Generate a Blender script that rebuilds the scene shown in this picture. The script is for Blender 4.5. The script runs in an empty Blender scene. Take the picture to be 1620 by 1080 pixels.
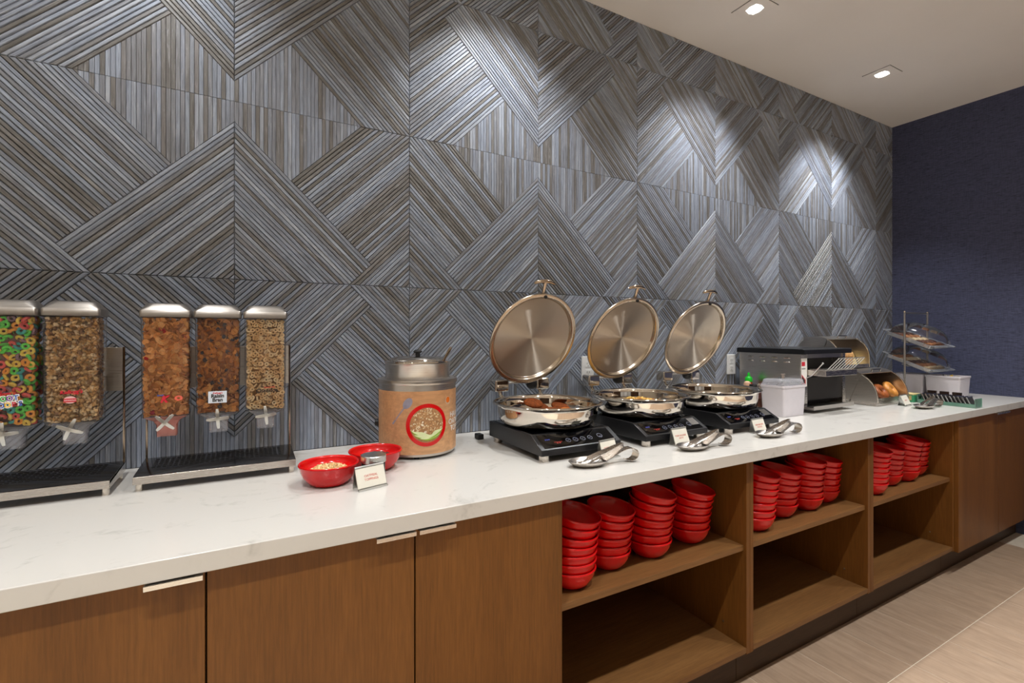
import bpy, math, random
import numpy as np
from mathutils import Vector, Matrix, Euler
from mathutils.bvhtree import BVHTree

random.seed(7)
RNG = np.random.default_rng(11)
scene = bpy.context.scene
COL = scene.collection

# ------------------------------------------------------------------ camera
CAM_LOC = (0.0, -1.8995, 1.3218)
cam_d = bpy.data.cameras.new('camera')
cam = bpy.data.objects.new('camera', cam_d)
COL.objects.link(cam)
cam.location = CAM_LOC
cam.rotation_euler = (math.radians(90), 0, -math.atan2(421.6, 765.0))
cam_d.sensor_fit = 'HORIZONTAL'
cam_d.sensor_width = 36.0
cam_d.lens = 765.0 / 1620.0 * 36.0
cam_d.shift_y = -12.5 / 1620.0
cam_d.clip_start = 0.05
scene.camera = cam

# ------------------------------------------------------------------ world / exposure
world = bpy.data.worlds.new('world')
scene.world = world
world.use_nodes = True
world.node_tree.nodes['Background'].inputs[0].default_value = (0.9, 0.85, 0.8, 1)
world.node_tree.nodes['Background'].inputs[1].default_value = 0.02
vs = scene.view_settings
vs.view_transform = 'Standard'
vs.look = 'None'
vs.exposure = 0.15
vs.gamma = 1.0
vs.use_curve_mapping = False

WASH_POWER = 57.0      # row of downlights that washes the slatted wall
ROOM_POWER = 82.0      # second row of downlights, in front of the counter
FAR_POWER = 150.0      # rows further into the dining room
WASH_COLOR = (0.97, 0.985, 1.0)
ROOM_COLOR = (0.955, 0.98, 1.0)

# ------------------------------------------------------------------ dimensions
W = 0.61
H = 0.607
X0 = -0.033            # a vertical panel joint
ZC = 0.90              # worktop
S0 = 1.507
CEIL = 2.954
XR = 4.49              # right hand wall
YF = -0.795            # front of the worktop


# ------------------------------------------------------------------ helpers
def c(h, a=1.0):
    h = h.lstrip('#')
    o = []
    for i in (0, 2, 4):
        v = int(h[i:i + 2], 16) / 255.0
        o.append(v / 12.92 if v <= 0.04045 else ((v + 0.055) / 1.055) ** 2.4)
    return (o[0], o[1], o[2], a)


class NT:
    """small node-tree writer"""
    def __init__(self, name):
        self.m = bpy.data.materials.new(name)
        self.m.use_nodes = True
        self.t = self.m.node_tree
        self.n = self.t.nodes
        self.b = self.n['Principled BSDF']
        self.out = self.n['Material Output']

    def add(self, typ, **kw):
        n = self.n.new(typ)
        for k, v in kw.items():
            setattr(n, k, v)
        return n

    def link(self, a, b):
        self.t.links.new(a, b)

    def coords(self, kind='Object', scale=(1, 1, 1)):
        tc = self.add('ShaderNodeTexCoord')
        mp = self.add('ShaderNodeMapping')
        mp.inputs['Scale'].default_value = scale
        self.link(tc.outputs[kind], mp.inputs[0])
        return mp.outputs[0]

    def noise(self, vec, scale=5, detail=4, rough=0.55, dist=0.0):
        n = self.add('ShaderNodeTexNoise')
        n.inputs['Scale'].default_value = scale
        n.inputs['Detail'].default_value = detail
        n.inputs['Roughness'].default_value = rough
        n.inputs['Distortion'].default_value = dist
        if vec is not None:
            self.link(vec, n.inputs['Vector'])
        return n.outputs['Fac']

    def ramp(self, fac, stops):
        r = self.add('ShaderNodeValToRGB')
        e = r.color_ramp.elements
        while len(e) > 1:
            e.remove(e[-1])
        e[0].position = stops[0][0]
        e[0].color = stops[0][1]
        for p, col in stops[1:]:
            k = e.new(p)
            k.color = col
        self.link(fac, r.inputs[0])
        return r.outputs[0]

    def mix(self, a, b, fac, mode='MIX'):
        m = self.add('ShaderNodeMix', data_type='RGBA', blend_type=mode)
        for s, v in ((m.inputs[6], a), (m.inputs[7], b)):
            if hasattr(v, 'is_output'):
                self.link(v, s)
            else:
                s.default_value = v
        if hasattr(fac, 'is_output'):
            self.link(fac, m.inputs[0])
        else:
            m.inputs[0].default_value = fac
        return m.outputs[2]

    def bump(self, h, strength=0.2, dist=0.002):
        b = self.add('ShaderNodeBump')
        b.inputs['Strength'].default_value = strength
        b.inputs['Distance'].default_value = dist
        self.link(h, b.inputs['Height'])
        self.link(b.outputs[0], self.b.inputs['Normal'])

    def base(self, v):
        if hasattr(v, 'is_output'):
            self.link(v, self.b.inputs['Base Color'])
        else:
            self.b.inputs['Base Color'].default_value = v

    def set(self, **kw):
        for k, v in kw.items():
            self.b.inputs[k.replace('_', ' ')].default_value = v


def plain(name, col, rough=0.5, metal=0.0, var=0.08, scale=30.0, bump=0.0, coat=0.0, spec=0.5):
    t = NT(name)
    col = c(col) if isinstance(col, str) else col
    v = t.coords('Object')
    f = t.noise(v, scale, 3)
    dark = tuple(x * (1 - var) for x in col[:3]) + (1,)
    lite = tuple(min(1, x * (1 + var)) for x in col[:3]) + (1,)
    t.base(t.ramp(f, [(0.3, dark), (0.7, lite)]))
    t.set(Roughness=rough, Metallic=metal)
    t.b.inputs['Specular IOR Level'].default_value = spec
    if coat:
        t.b.inputs['Coat Weight'].default_value = coat
        t.b.inputs['Coat Roughness'].default_value = 0.06
    if bump:
        t.bump(f, bump, 0.001)
    return t.m


def brushed(name, col, rough=0.28, axis=(2, 2, 120), amount=0.12):
    t = NT(name)
    col = c(col)
    f = t.noise(t.coords('Object', axis), 6, 4)
    t.base(t.ramp(f, [(0.25, tuple(x * (1 - amount) for x in col[:3]) + (1,)), (0.75, tuple(min(1, x * (1 + amount)) for x in col[:3]) + (1,))]))
    t.set(Metallic=1.0)
    r = t.add('ShaderNodeMapRange')
    r.inputs['To Min'].default_value = rough * 0.75
    r.inputs['To Max'].default_value = rough * 1.25
    t.link(f, r.inputs['Value'])
    t.link(r.outputs[0], t.b.inputs['Roughness'])
    return t.m


def clear(name, tint=(1, 1, 1, 1), gloss=1.0, haze=0.0, rough=0.03, ior=1.45):
    """thin clear plastic or glass: see-through with a fresnel reflection"""
    t = NT(name)
    tr = t.add('ShaderNodeBsdfTransparent')
    tr.inputs[0].default_value = tint
    gl = t.add('ShaderNodeBsdfGlossy')
    gl.inputs['Roughness'].default_value = rough
    fr = t.add('ShaderNodeFresnel')
    fr.inputs[0].default_value = ior
    f = t.noise(t.coords('Object'), 14, 2)
    mr = t.add('ShaderNodeMapRange')
    mr.inputs['To Min'].default_value = haze * 0.7
    mr.inputs['To Max'].default_value = haze * 1.3
    t.link(f, mr.inputs['Value'])
    df = t.add('ShaderNodeBsdfDiffuse')
    df.inputs[0].default_value = (min(1, tint[0]), min(1, tint[1]), min(1, tint[2]), 1)
    m0 = t.add('ShaderNodeMixShader')
    t.link(mr.outputs[0], m0.inputs[0])
    t.link(tr.outputs[0], m0.inputs[1])
    t.link(df.outputs[0], m0.inputs[2])
    ml = t.add('ShaderNodeMath', operation='MULTIPLY')
    ml.inputs[1].default_value = gloss
    t.link(fr.outputs[0], ml.inputs[0])
    m1 = t.add('ShaderNodeMixShader')
    t.link(ml.outputs[0], m1.inputs[0])
    t.link(m0.outputs[0], m1.inputs[1])
    t.link(gl.outputs[0], m1.inputs[2])
    t.link(m1.outputs[0], t.out.inputs[0])
    return t.m


def wood(name, c1, c2, axis='z', rough=0.45, scale=1.0):
    t = NT(name)
    s = {'z': (26, 26, 1.3), 'x': (1.3, 26, 26), 'y': (26, 1.3, 26)}[axis]
    s = tuple(v * scale for v in s)
    v = t.coords('Object', s)
    broad = t.noise(t.coords('Object', tuple(x * 0.16 for x in s)), 1.6, 3, 0.6)
    fine = t.noise(v, 7, 5, 0.65, 0.3)
    a = t.ramp(broad, [(0.3, c(c1)), (0.72, c(c2))])
    b = t.ramp(fine, [(0.35, (0.62, 0.6, 0.58, 1)), (0.65, (1.12, 1.12, 1.12, 1))])
    t.base(t.mix(a, b, 0.55, 'MULTIPLY'))
    t.set(Roughness=rough)
    t.b.inputs['Specular IOR Level'].default_value = 0.3
    t.bump(fine, 0.12, 0.0006)
    return t.m


def emit(name, col, strength):
    t = NT(name)
    t.set(Emission_Strength=strength)
    t.b.inputs['Emission Color'].default_value = col
    t.base((0.02, 0.02, 0.02, 1))
    return t.m


def attr_mat(name, rough=0.6, spec=0.3, var=0.18, scale=500):
    t = NT(name)
    a = t.add('ShaderNodeAttribute', attribute_name='Col')
    f = t.noise(t.coords('Object'), scale, 2)
    r = t.ramp(f, [(0.3, (1 - var, 1 - var, 1 - var, 1)), (0.7, (1 + var, 1 + var, 1 + var, 1))])
    t.base(t.mix(a.outputs['Color'], r, 1.0, 'MULTIPLY'))
    t.set(Roughness=rough)
    t.b.inputs['Specular IOR Level'].default_value = spec
    return t.m


class MB:
    """collects shapes, builds ONE mesh object"""
    def __init__(self):
        self.v = []
        self.f = []

    def _add(self, vs_, fs):
        o = len(self.v)
        self.v += [tuple(p) for p in vs_]
        self.f += [tuple(i + o for i in f) for f in fs]
        return self

    def box(self, x0, x1, y0, y1, z0, z1):
        return self._add([(x0, y0, z0), (x1, y0, z0), (x1, y1, z0), (x0, y1, z0), (x0, y0, z1), (x1, y0, z1), (x1, y1, z1), (x0, y1, z1)],
                         [(0, 3, 2, 1), (4, 5, 6, 7), (0, 1, 5, 4), (1, 2, 6, 5), (2, 3, 7, 6), (3, 0, 4, 7)])

    def prism(self, prof, a, b, axis='x'):
        """profile of 2D points extruded along an axis; x: (y,z), y: (x,z), z: (x,y)"""
        ar = sum(prof[i][0] * prof[(i + 1) % len(prof)][1] - prof[(i + 1) % len(prof)][0] * prof[i][1] for i in range(len(prof)))
        pr = list(prof) if ar > 0 else list(prof)[::-1]
        if axis == 'y':
            pr = pr[::-1]
        n = len(pr)

        def P(p, t):
            return {'x': (t, p[0], p[1]), 'y': (p[0], t, p[1]), 'z': (p[0], p[1], t)}[axis]
        vs_ = [P(p, a) for p in pr] + [P(p, b) for p in pr]
        fs = [tuple(range(n))[::-1], tuple(range(n, 2 * n))]
        fs += [(i, (i + 1) % n, n + (i + 1) % n, n + i) for i in range(n)]
        return self._add(vs_, fs)

    def loft(self, rings, cap0=True, cap1=True, closed=True):
        """rings: lists of equal length of 3D points"""
        n = len(rings[0])
        vs_ = [p for r in rings for p in r]
        fs = []
        for k in range(len(rings) - 1):
            for i in range(n if closed else n - 1):
                j = (i + 1) % n
                fs.append((k * n + i, k * n + j, (k + 1) * n + j, (k + 1) * n + i))
        if cap0:
            fs.append(tuple(range(n))[::-1])
        if cap1:
            fs.append(tuple(range((len(rings) - 1) * n, len(rings) * n)))
        return self._add(vs_, fs)

    def lathe(self, prof, n=32, cx=0, cy=0, cap0=False, cap1=False):
        """profile (r,z) about the z axis"""
        vs_, fs, rows = [], [], []
        for r, z in prof:
            if r < 1e-6:
                rows.append([len(vs_)])
                vs_.append((cx, cy, z))
            else:
                rows.append(list(range(len(vs_), len(vs_) + n)))
                vs_ += [(cx + r * math.cos(2 * math.pi * i / n), cy + r * math.sin(2 * math.pi * i / n), z) for i in range(n)]
        for a, b in zip(rows[:-1], rows[1:]):
            for i in range(n):
                j = (i + 1) % n
                if len(a) == 1 and len(b) == 1:
                    continue
                if len(a) == 1:
                    fs.append((a[0], b[j], b[i]))
                elif len(b) == 1:
                    fs.append((a[i], a[j], b[0]))
                else:
                    fs.append((a[i], a[j], b[j], b[i]))
        if cap0 and len(rows[0]) > 1:
            fs.append(tuple(rows[0])[::-1])
        if cap1 and len(rows[-1]) > 1:
            fs.append(tuple(rows[-1]))
        return self._add(vs_, fs)

    def tube(self, path, r, n=10, cap=True):
        pts = [Vector(p) for p in path]
        rr = r if isinstance(r, (list, tuple)) else [r] * len(pts)
        rings = []
        up = None
        for i, p in enumerate(pts):
            d = (pts[min(i + 1, len(pts) - 1)] - pts[max(i - 1, 0)]).normalized()
            if up is None:
                up = Vector((0, 0, 1)) if abs(d.z) < 0.9 else Vector((1, 0, 0))
            s = d.cross(up).normalized()
            up = s.cross(d).normalized()
            rings.append([tuple(p + rr[i] * (math.cos(2 * math.pi * k / n) * s + math.sin(2 * math.pi * k / n) * up)) for k in range(n)])
        return self.loft(rings, cap, cap)

    def band(self, path, half, thick):
        """flat metal band following a path: half = width vectors per point, thick = thickness"""
        pts = [Vector(p) for p in path]
        rings = []
        for i, p in enumerate(pts):
            d = (pts[min(i + 1, len(pts) - 1)] - pts[max(i - 1, 0)]).normalized()
            h = Vector(half[i])
            nrm = d.cross(h).normalized() * thick * 0.5
            rings.append([tuple(p + h + nrm), tuple(p - h + nrm), tuple(p - h - nrm), tuple(p + h - nrm)])
        return self.loft(rings)

    def sphere(self, cx, cy, cz, r, n=16, sc=(1, 1, 1)):
        m = n // 2
        prof = [(r * math.sin(math.pi * k / m), -r * math.cos(math.pi * k / m)) for k in range(m + 1)]
        prof[0] = (0, -r)
        prof[-1] = (0, r)
        o = len(self.v)
        self.lathe(prof, n)
        for i in range(o, len(self.v)):
            x, y, z = self.v[i]
            self.v[i] = (cx + x * sc[0], cy + y * sc[1], cz + z * sc[2])
        return self

    def move(self, M, start=0):
        for i in range(start, len(self.v)):
            self.v[i] = tuple(M @ Vector(self.v[i]))
        return self

    def build(self, name, mat, parent=None, loc=None, rot=None, bev=0.0, seg=2, angle=35, smooth=True, sub=0):
        me = bpy.data.meshes.new(name)
        me.from_pydata(self.v, [], self.f)
        me.update()
        if smooth:
            me.polygons.foreach_set('use_smooth', [True] * len(me.polygons))
            me.set_sharp_from_angle(angle=math.radians(angle))
        me.materials.append(mat)
        o = bpy.data.objects.new(name, me)
        COL.objects.link(o)
        if bev:
            b = o.modifiers.new('bevel', 'BEVEL')
            b.width = bev
            b.segments = seg
            b.limit_method = 'ANGLE'
            b.angle_limit = math.radians(40)
            b.harden_normals = True
        if sub:
            s = o.modifiers.new('subdivision', 'SUBSURF')
            s.levels = sub
            s.render_levels = sub
        if parent is not None:
            o.parent = parent
        if loc is not None:
            o.location = loc
        if rot is not None:
            o.rotation_euler = rot
        return o


def tag(o, label=None, cat=None, group=None, kind=None):
    if label:
        o['label'] = label
    if cat:
        o['category'] = cat
    if group:
        o['group'] = group
    if kind:
        o['kind'] = kind
    return o


def thing(name, label, cat, loc=(0, 0, 0), rz=0.0, group=None):
    o = bpy.data.objects.new(name, None)
    o.empty_display_size = 0.05
    COL.objects.link(o)
    o.location = loc
    o.rotation_euler = (0, 0, rz)
    return tag(o, label, cat, group)


def copy_tree(o, parent=None):
    n = o.copy()
    COL.objects.link(n)
    n.parent = parent
    for ch in o.children:
        copy_tree(ch, n)
    return n


def rrect(w, d, r, z, n=4, cx=0, cy=0):
    """rounded rectangle ring, counter-clockwise"""
    pts = []
    for (sx, sy, a0) in ((1, 1, 0), (-1, 1, 90), (-1, -1, 180), (1, -1, 270)):
        for k in range(n + 1):
            a = math.radians(a0 + 90.0 * k / n)
            pts.append((cx + sx * (w / 2 - r) + r * math.cos(a), cy + sy * (d / 2 - r) + r * math.sin(a), z))
    return pts


def text(name, body, size, mat, parent, loc, rot=(math.radians(90), 0, 0), off=0.0, ext=0.0002, sx=1.0, bend=None, shear=0.0, align='CENTER'):
    cu = bpy.data.curves.new(name, 'FONT')
    cu.body = body
    cu.size = size
    cu.align_x = align
    cu.align_y = 'CENTER'
    cu.extrude = ext
    cu.offset = off
    cu.shear = shear
    cu.resolution_u = 3
    to = bpy.data.objects.new('text_temp', cu)
    COL.objects.link(to)
    dg = bpy.context.evaluated_depsgraph_get()
    me = bpy.data.meshes.new_from_object(to.evaluated_get(dg))
    bpy.data.objects.remove(to)
    bpy.data.curves.remove(cu)
    for v in me.vertices:
        v.co.x *= sx
        if bend:
            v.co = bend(v.co)
    me.materials.clear()
    me.materials.append(mat)
    me.name = name
    o = bpy.data.objects.new(name, me)
    COL.objects.link(o)
    o.parent = parent
    o.location = loc
    o.rotation_euler = rot
    return o


def tree_of(o, loc=None):
    """collision tree of a thing that is one mesh or an Empty with parts"""
    V, F = [], []

    def walk(ob, M0):
        Ml = M0 @ (Matrix.Translation(ob.location if (loc is None or ob is not o) else loc) @ ob.rotation_euler.to_matrix().to_4x4())
        if ob.type == 'MESH':
            b = len(V)
            V.extend(Ml @ v.co for v in ob.data.vertices)
            F.extend([i + b for i in p.vertices] for p in ob.data.polygons)
        for ch in ob.children:
            walk(ch, Ml)
    walk(o, Matrix.Identity(4))
    return BVHTree.FromPolygons(V, F)


def drop(o, others, step=0.0005, limit=0.15):
    """lower a thing until it just touches what lies below it"""
    trees = [tree_of(q) for q in others]
    z0 = o.location.z
    z = z0
    while z > z0 - limit:
        t_ = tree_of(o, (o.location.x, o.location.y, z))
        if any(t_.overlap(q) for q in trees):
            break
        z -= step
    o.location.z = z + step * 0.6
    return o


def np_mesh(name, V, F, mat, parent=None, colors=None, smooth=True, extra=None):
    """fast mesh from arrays; F is (n, k)"""
    me = bpy.data.meshes.new(name)
    n, k = F.shape
    me.vertices.add(len(V))
    me.vertices.foreach_set('co', np.ascontiguousarray(V, dtype=np.float32).ravel())
    me.loops.add(n * k)
    me.loops.foreach_set('vertex_index', np.ascontiguousarray(F, dtype=np.int32).ravel())
    me.polygons.add(n)
    me.polygons.foreach_set('loop_start', np.arange(0, n * k, k, dtype=np.int32))
    if smooth:
        me.polygons.foreach_set('use_smooth', np.ones(n, dtype=bool))
    me.update(calc_edges=True)
    if colors is not None:
        at = me.attributes.new('Col', 'FLOAT_COLOR', 'POINT')
        at.data.foreach_set('color', np.ascontiguousarray(colors, dtype=np.float32).ravel())
    me.materials.append(mat)
    o = bpy.data.objects.new(name, me)
    COL.objects.link(o)
    o.parent = parent
    return o


def rand_rot(n, tilt=math.pi):
    """random rotation matrices"""
    q = RNG.normal(size=(n, 4))
    q /= np.linalg.norm(q, axis=1)[:, None]
    w, x, y, z = q.T
    R = np.empty((n, 3, 3))
    R[:, 0, 0] = 1 - 2 * (y * y + z * z)
    R[:, 0, 1] = 2 * (x * y - z * w)
    R[:, 0, 2] = 2 * (x * z + y * w)
    R[:, 1, 0] = 2 * (x * y + z * w)
    R[:, 1, 1] = 1 - 2 * (x * x + z * z)
    R[:, 1, 2] = 2 * (y * z - x * w)
    R[:, 2, 0] = 2 * (x * z - y * w)
    R[:, 2, 1] = 2 * (y * z + x * w)
    R[:, 2, 2] = 1 - 2 * (x * x + y * y)
    return R


def instances(TV, TF, pos, R, scale, cols):
    n, m = len(pos), len(TV)
    V = np.einsum('nij,mj->nmi', R, TV) * scale[:, None, None] + pos[:, None, :]
    F = (TF[None] + (np.arange(n) * m)[:, None, None]).reshape(-1, TF.shape[1])
    C = np.repeat(np.concatenate([cols, np.ones((n, 1))], 1), m, axis=0)
    return V.reshape(-1, 3), F, C


def join_np(parts):
    V, F, C, o = [], [], [], 0
    for v, f, cc in parts:
        V.append(v)
        F.append(f + o)
        C.append(cc)
        o += len(v)
    return np.concatenate(V), np.concatenate(F), np.concatenate(C)


def torus_t(R, r, n=10, m=6):
    V = np.array([((R + r * math.cos(2 * math.pi * j / m)) * math.cos(2 * math.pi * i / n), (R + r * math.cos(2 * math.pi * j / m)) * math.sin(2 * math.pi * i / n), r * math.sin(2 * math.pi * j / m)) for i in range(n) for j in range(m)])
    F = np.array([(i * m + j, ((i + 1) % n) * m + j, ((i + 1) % n) * m + (j + 1) % m, i * m + (j + 1) % m) for i in range(n) for j in range(m)])
    return V, F


def blob_t(seed, n=8, m=6, rough=0.3):
    g = np.random.default_rng(seed)
    V = []
    for j in range(m):
        a = math.pi * (j + 0.5) / m
        for i in range(n):
            k = 1 + rough * (g.random() - 0.5) * 2
            V.append((k * math.sin(a) * math.cos(2 * math.pi * i / n), k * math.sin(a) * math.sin(2 * math.pi * i / n), k * math.cos(a)))
    F = [(j * n + i, (j + 1) * n + i, (j + 1) * n + (i + 1) % n, j * n + (i + 1) % n) for j in range(m - 1) for i in range(n)]
    return np.array(V), np.array(F)


def flake_t(seed):
    g = np.random.default_rng(seed)
    n = 5
    V = []
    k1, k2, k3 = g.normal(0, 0.35, 3)
    for j in range(n):
        for i in range(n):
            x, y = i / (n - 1) * 2 - 1, j / (n - 1) * 2 - 1
            l = math.hypot(x, y)
            s = (1.0 / max(1.0, l)) * (1 + 0.22 * (g.random() - 0.5))
            x, y = x * s, y * s
            V.append((x, y * 0.8, 0.35 * (k1 * x * x + k2 * y * y + k3 * x * y) + 0.16 * (g.random() - 0.5)))
    F = [(j * n + i, j * n + i + 1, (j + 1) * n + i + 1, (j + 1) * n + i) for j in range(n - 1) for i in range(n - 1)]
    return np.array(V), np.array(F)

# ------------------------------------------------------------------ materials
def slat_material():
    t = NT('grey_blue_oak_slats')
    tone = t.add('ShaderNodeAttribute', attribute_name='tone')
    uv = t.add('ShaderNodeUVMap', uv_map='UVMap')
    mp = t.add('ShaderNodeMapping')
    mp.inputs['Scale'].default_value = (7.0, 150.0, 1.0)
    t.link(uv.outputs[0], mp.inputs[0])
    comb = t.add('ShaderNodeCombineXYZ')
    sc = t.add('ShaderNodeMath', operation='MULTIPLY')
    sc.inputs[1].default_value = 90.0
    t.link(tone.outputs['Fac'], sc.inputs[0])
    t.link(sc.outputs[0], comb.inputs[2])
    va = t.add('ShaderNodeVectorMath', operation='ADD')
    t.link(mp.outputs[0], va.inputs[0])
    t.link(comb.outputs[0], va.inputs[1])
    fine = t.noise(va.outputs[0], 1.6, 5, 0.65, 0.6)
    mp2 = t.add('ShaderNodeMapping')
    mp2.inputs['Scale'].default_value = (14.0, 90.0, 1.0)
    t.link(va.outputs[0], mp2.inputs[0])
    streak = t.noise(va.outputs[0], 0.9, 4, 0.75, 1.4)
    base = t.ramp(tone.outputs['Fac'], [(0.0, c('#6a6865')), (0.28, c('#757372')), (0.42, c('#7d8087')), (0.6, c('#858c99')), (0.8, c('#8d96a5')), (1.0, c('#9ba1ab'))])
    g = t.ramp(fine, [(0.3, (0.45, 0.44, 0.44, 1)), (0.5, (0.98, 0.98, 0.98, 1)), (0.7, (1.5, 1.51, 1.54, 1))])
    m = t.mix(base, g, 0.8, 'MULTIPLY')
    s = t.ramp(streak, [(0.56, (0, 0, 0, 1)), (0.66, (1, 1, 1, 1))])
    m2 = t.mix(m, c('#c0c3c8'), s)
    lim = t.mix(m, m2, 0.45)
    t.base(lim)
    t.set(Roughness=0.42)
    t.b.inputs['Specular IOR Level'].default_value = 0.5
    t.bump(fine, 0.25, 0.0006)
    return t.m


def quartz_material():
    t = NT('white_quartz')
    v = t.coords('Object')
    big = t.noise(v, 2.2, 5, 0.6, 1.4)
    vein = t.ramp(big, [(0.455, (0, 0, 0, 1)), (0.492, (1, 1, 1, 1)), (0.53, (0, 0, 0, 1))])
    br = t.noise(v, 11, 4, 0.7, 0.6)
    brk = t.ramp(br, [(0.5, (0, 0, 0, 1)), (0.68, (1, 1, 1, 1))])
    msk = t.mix(vein, brk, 1.0, 'MULTIPLY')
    sc = t.mix((0, 0, 0, 1), msk, 0.38)
    col = t.mix(c('#cdc9c2'), c('#8f8a82'), sc)
    t.base(col)
    t.set(Roughness=0.22)
    t.b.inputs['Specular IOR Level'].default_value = 0.5
    return t.m


def navy_material():
    t = NT('navy_grasscloth')
    v = t.coords('Object', (1, 9, 70))
    f = t.noise(v, 3.2, 5, 0.65, 0.4)
    col = t.ramp(f, [(0.30, c('#1d2030')), (0.42, c('#40445c')), (0.68, c('#4f5470'))])
    v2 = t.coords('Object', (1, 40, 4))
    f2 = t.noise(v2, 4, 3, 0.6)
    col2 = t.mix(col, t.ramp(f2, [(0.35, (0.75, 0.75, 0.78, 1)), (0.6, (1.05, 1.05, 1.05, 1))]), 0.7, 'MULTIPLY')
    f3 = t.noise(t.coords('Object', (1, 14, 130)), 2.2, 2, 0.5, 0.8)
    col2 = t.mix(col2, c('#14161f'), t.mix((0, 0, 0, 1), t.ramp(f3, [(0.66, (0, 0, 0, 1)), (0.72, (1, 1, 1, 1))]), 0.75))
    t.base(col2)
    t.set(Roughness=0.8)
    t.bump(f, 0.35, 0.001)
    return t.m


def tile_material():
    t = NT('tan_wood_look_tile')
    v = t.coords('Object', (60, 3, 1))
    oi = t.add('ShaderNodeObjectInfo')
    m = t.add('ShaderNodeMath', operation='MULTIPLY')
    m.inputs[1].default_value = 40
    t.link(oi.outputs['Random'], m.inputs[0])
    cb = t.add('ShaderNodeCombineXYZ')
    t.link(m.outputs[0], cb.inputs[2])
    va = t.add('ShaderNodeVectorMath', operation='ADD')
    t.link(v, va.inputs[0])
    t.link(cb.outputs[0], va.inputs[1])
    f = t.noise(va.outputs[0], 1.4, 5, 0.6, 0.5)
    f2 = t.noise(t.coords('Object', (6, 3, 1)), 3, 4, 0.6)
    col = t.ramp(f, [(0.2, c('#937b65')), (0.5, c('#a58d76')), (0.8, c('#b19a84'))])
    col = t.mix(col, t.ramp(f2, [(0.3, (0.86, 0.85, 0.84, 1)), (0.7, (1.08, 1.08, 1.07, 1))]), 1.0, 'MULTIPLY')
    rr = t.ramp(oi.outputs['Random'], [(0.0, (0.93, 0.92, 0.92, 1)), (1.0, (1.06, 1.05, 1.04, 1))])
    t.base(t.mix(col, rr, 1.0, 'MULTIPLY'))
    t.set(Roughness=0.5)
    t.bump(f, 0.15, 0.0008)
    return t.m


def lid_material():
    t = NT('spun_steel')
    tan = t.add('ShaderNodeTangent', direction_type='RADIAL', axis='Z')
    t.link(tan.outputs[0], t.b.inputs['Tangent'])
    t.base(c('#cdc1b2'))
    f = t.noise(t.coords('Object'), 9, 2)
    r = t.add('ShaderNodeMapRange')
    r.inputs['To Min'].default_value = 0.44
    r.inputs['To Max'].default_value = 0.52
    t.link(f, r.inputs['Value'])
    t.link(r.outputs[0], t.b.inputs['Roughness'])
    t.set(Metallic=1.0, Anisotropic=1.0, Anisotropic_Rotation=0.25)
    return t.m


M = {}
M['slat'] = slat_material()
M['quartz'] = quartz_material()
M['navy'] = navy_material()
M['tile'] = tile_material()
M['lid'] = lid_material()
M['grout'] = plain('pale_grout', '#cbbda9', 0.8, var=0.05)
M['ceiling'] = plain('ceiling_paint', '#ece6df', 0.85, var=0.02, scale=2)
M['backing'] = plain('dark_panel_backing', '#1d1d1f', 0.8)
M['paint'] = plain('warm_white_paint', '#d3cfc9', 0.8, var=0.03, scale=2)
M['oak_v'] = wood('brown_oak_vertical', '#6c4318', '#805222', 'z')
M['oak_h'] = wood('brown_oak_horizontal', '#704b28', '#835d35', 'x')
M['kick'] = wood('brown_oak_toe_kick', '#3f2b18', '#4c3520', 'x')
M['steel'] = brushed('brushed_steel', '#cdc7c0', 0.3)
M['steel_h'] = brushed('brushed_steel_horizontal', '#cfc8c0', 0.26, (3, 120, 120))
M['canister_lid'] = brushed('satin_canister_lid', '#a8a29b', 0.36)
M['chrome'] = brushed('polished_chrome', '#d9d2c8', 0.05, (1, 1, 1), 0.02)
M['tray_metal'] = brushed('dark_polished_steel', '#8d8986', 0.1, (3, 3, 3), 0.04)
M['bronze'] = brushed('warm_polished_steel', '#b8a692', 0.14, (1, 1, 1), 0.03)
M['lid_rim'] = brushed('satin_lid_rim', '#c6b9a8', 0.2, (1, 1, 1), 0.03)
M['black'] = plain('black_enamel', '#161618', 0.3, var=0.05)
M['black_matte'] = plain('black_plastic', '#0f0f10', 0.5, var=0.05)
M['interior'] = plain('toaster_dark_interior', '#241f1c', 0.6, var=0.1)
M['glass_black'] = plain('black_ceramic_glass', '#050506', 0.06, var=0.02, spec=0.6)
M['red'] = plain('glossy_red_glaze', (0.62, 0.003, 0.004, 1), 0.16, var=0.03, coat=0.15)
M['white_plastic'] = plain('translucent_white_plastic', '#dcd6da', 0.35, var=0.02)
M['outlet'] = plain('white_outlet_plastic', '#e4e4e2', 0.35, var=0.01)
M['dark_hole'] = plain('outlet_slot_black', '#1b1b1b', 0.6)
M['clear'] = clear('clear_polycarbonate', (0.97, 0.97, 0.98, 1), 0.8, 0.02)
M['clear_spout'] = clear('frosted_polycarbonate', (0.80, 0.80, 0.84, 1), 1.0, 0.22, 0.12)
M['clear_red'] = clear('red_polycarbonate', (0.95, 0.45, 0.38, 1), 1.0, 0.35, 0.12)
M['dome'] = clear('clear_acrylic_dome', (0.94, 0.95, 0.97, 1), 0.9, 0.015)
M['acrylic_tray'] = clear('clear_acrylic_tray', (0.92, 0.93, 0.95, 1), 1.0, 0.26, 0.08)
M['green_acrylic'] = clear('green_edged_acrylic', (0.45, 0.78, 0.62, 1), 1.0, 0.3, 0.06)
M['glass'] = clear('jar_glass', (0.93, 0.95, 0.94, 1), 1.0, 0.05)
M['card'] = plain('cream_card', '#e6e0d0', 0.6, var=0.02)
M['alu'] = brushed('satin_aluminium', '#d3d3cf', 0.3, (4, 40, 40), 0.05)
M['ink_red'] = plain('red_ink', '#d2513a', 0.6, var=0.02)
M['ink_crimson'] = plain('crimson_ink', '#d22335', 0.5, var=0.02)
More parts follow.
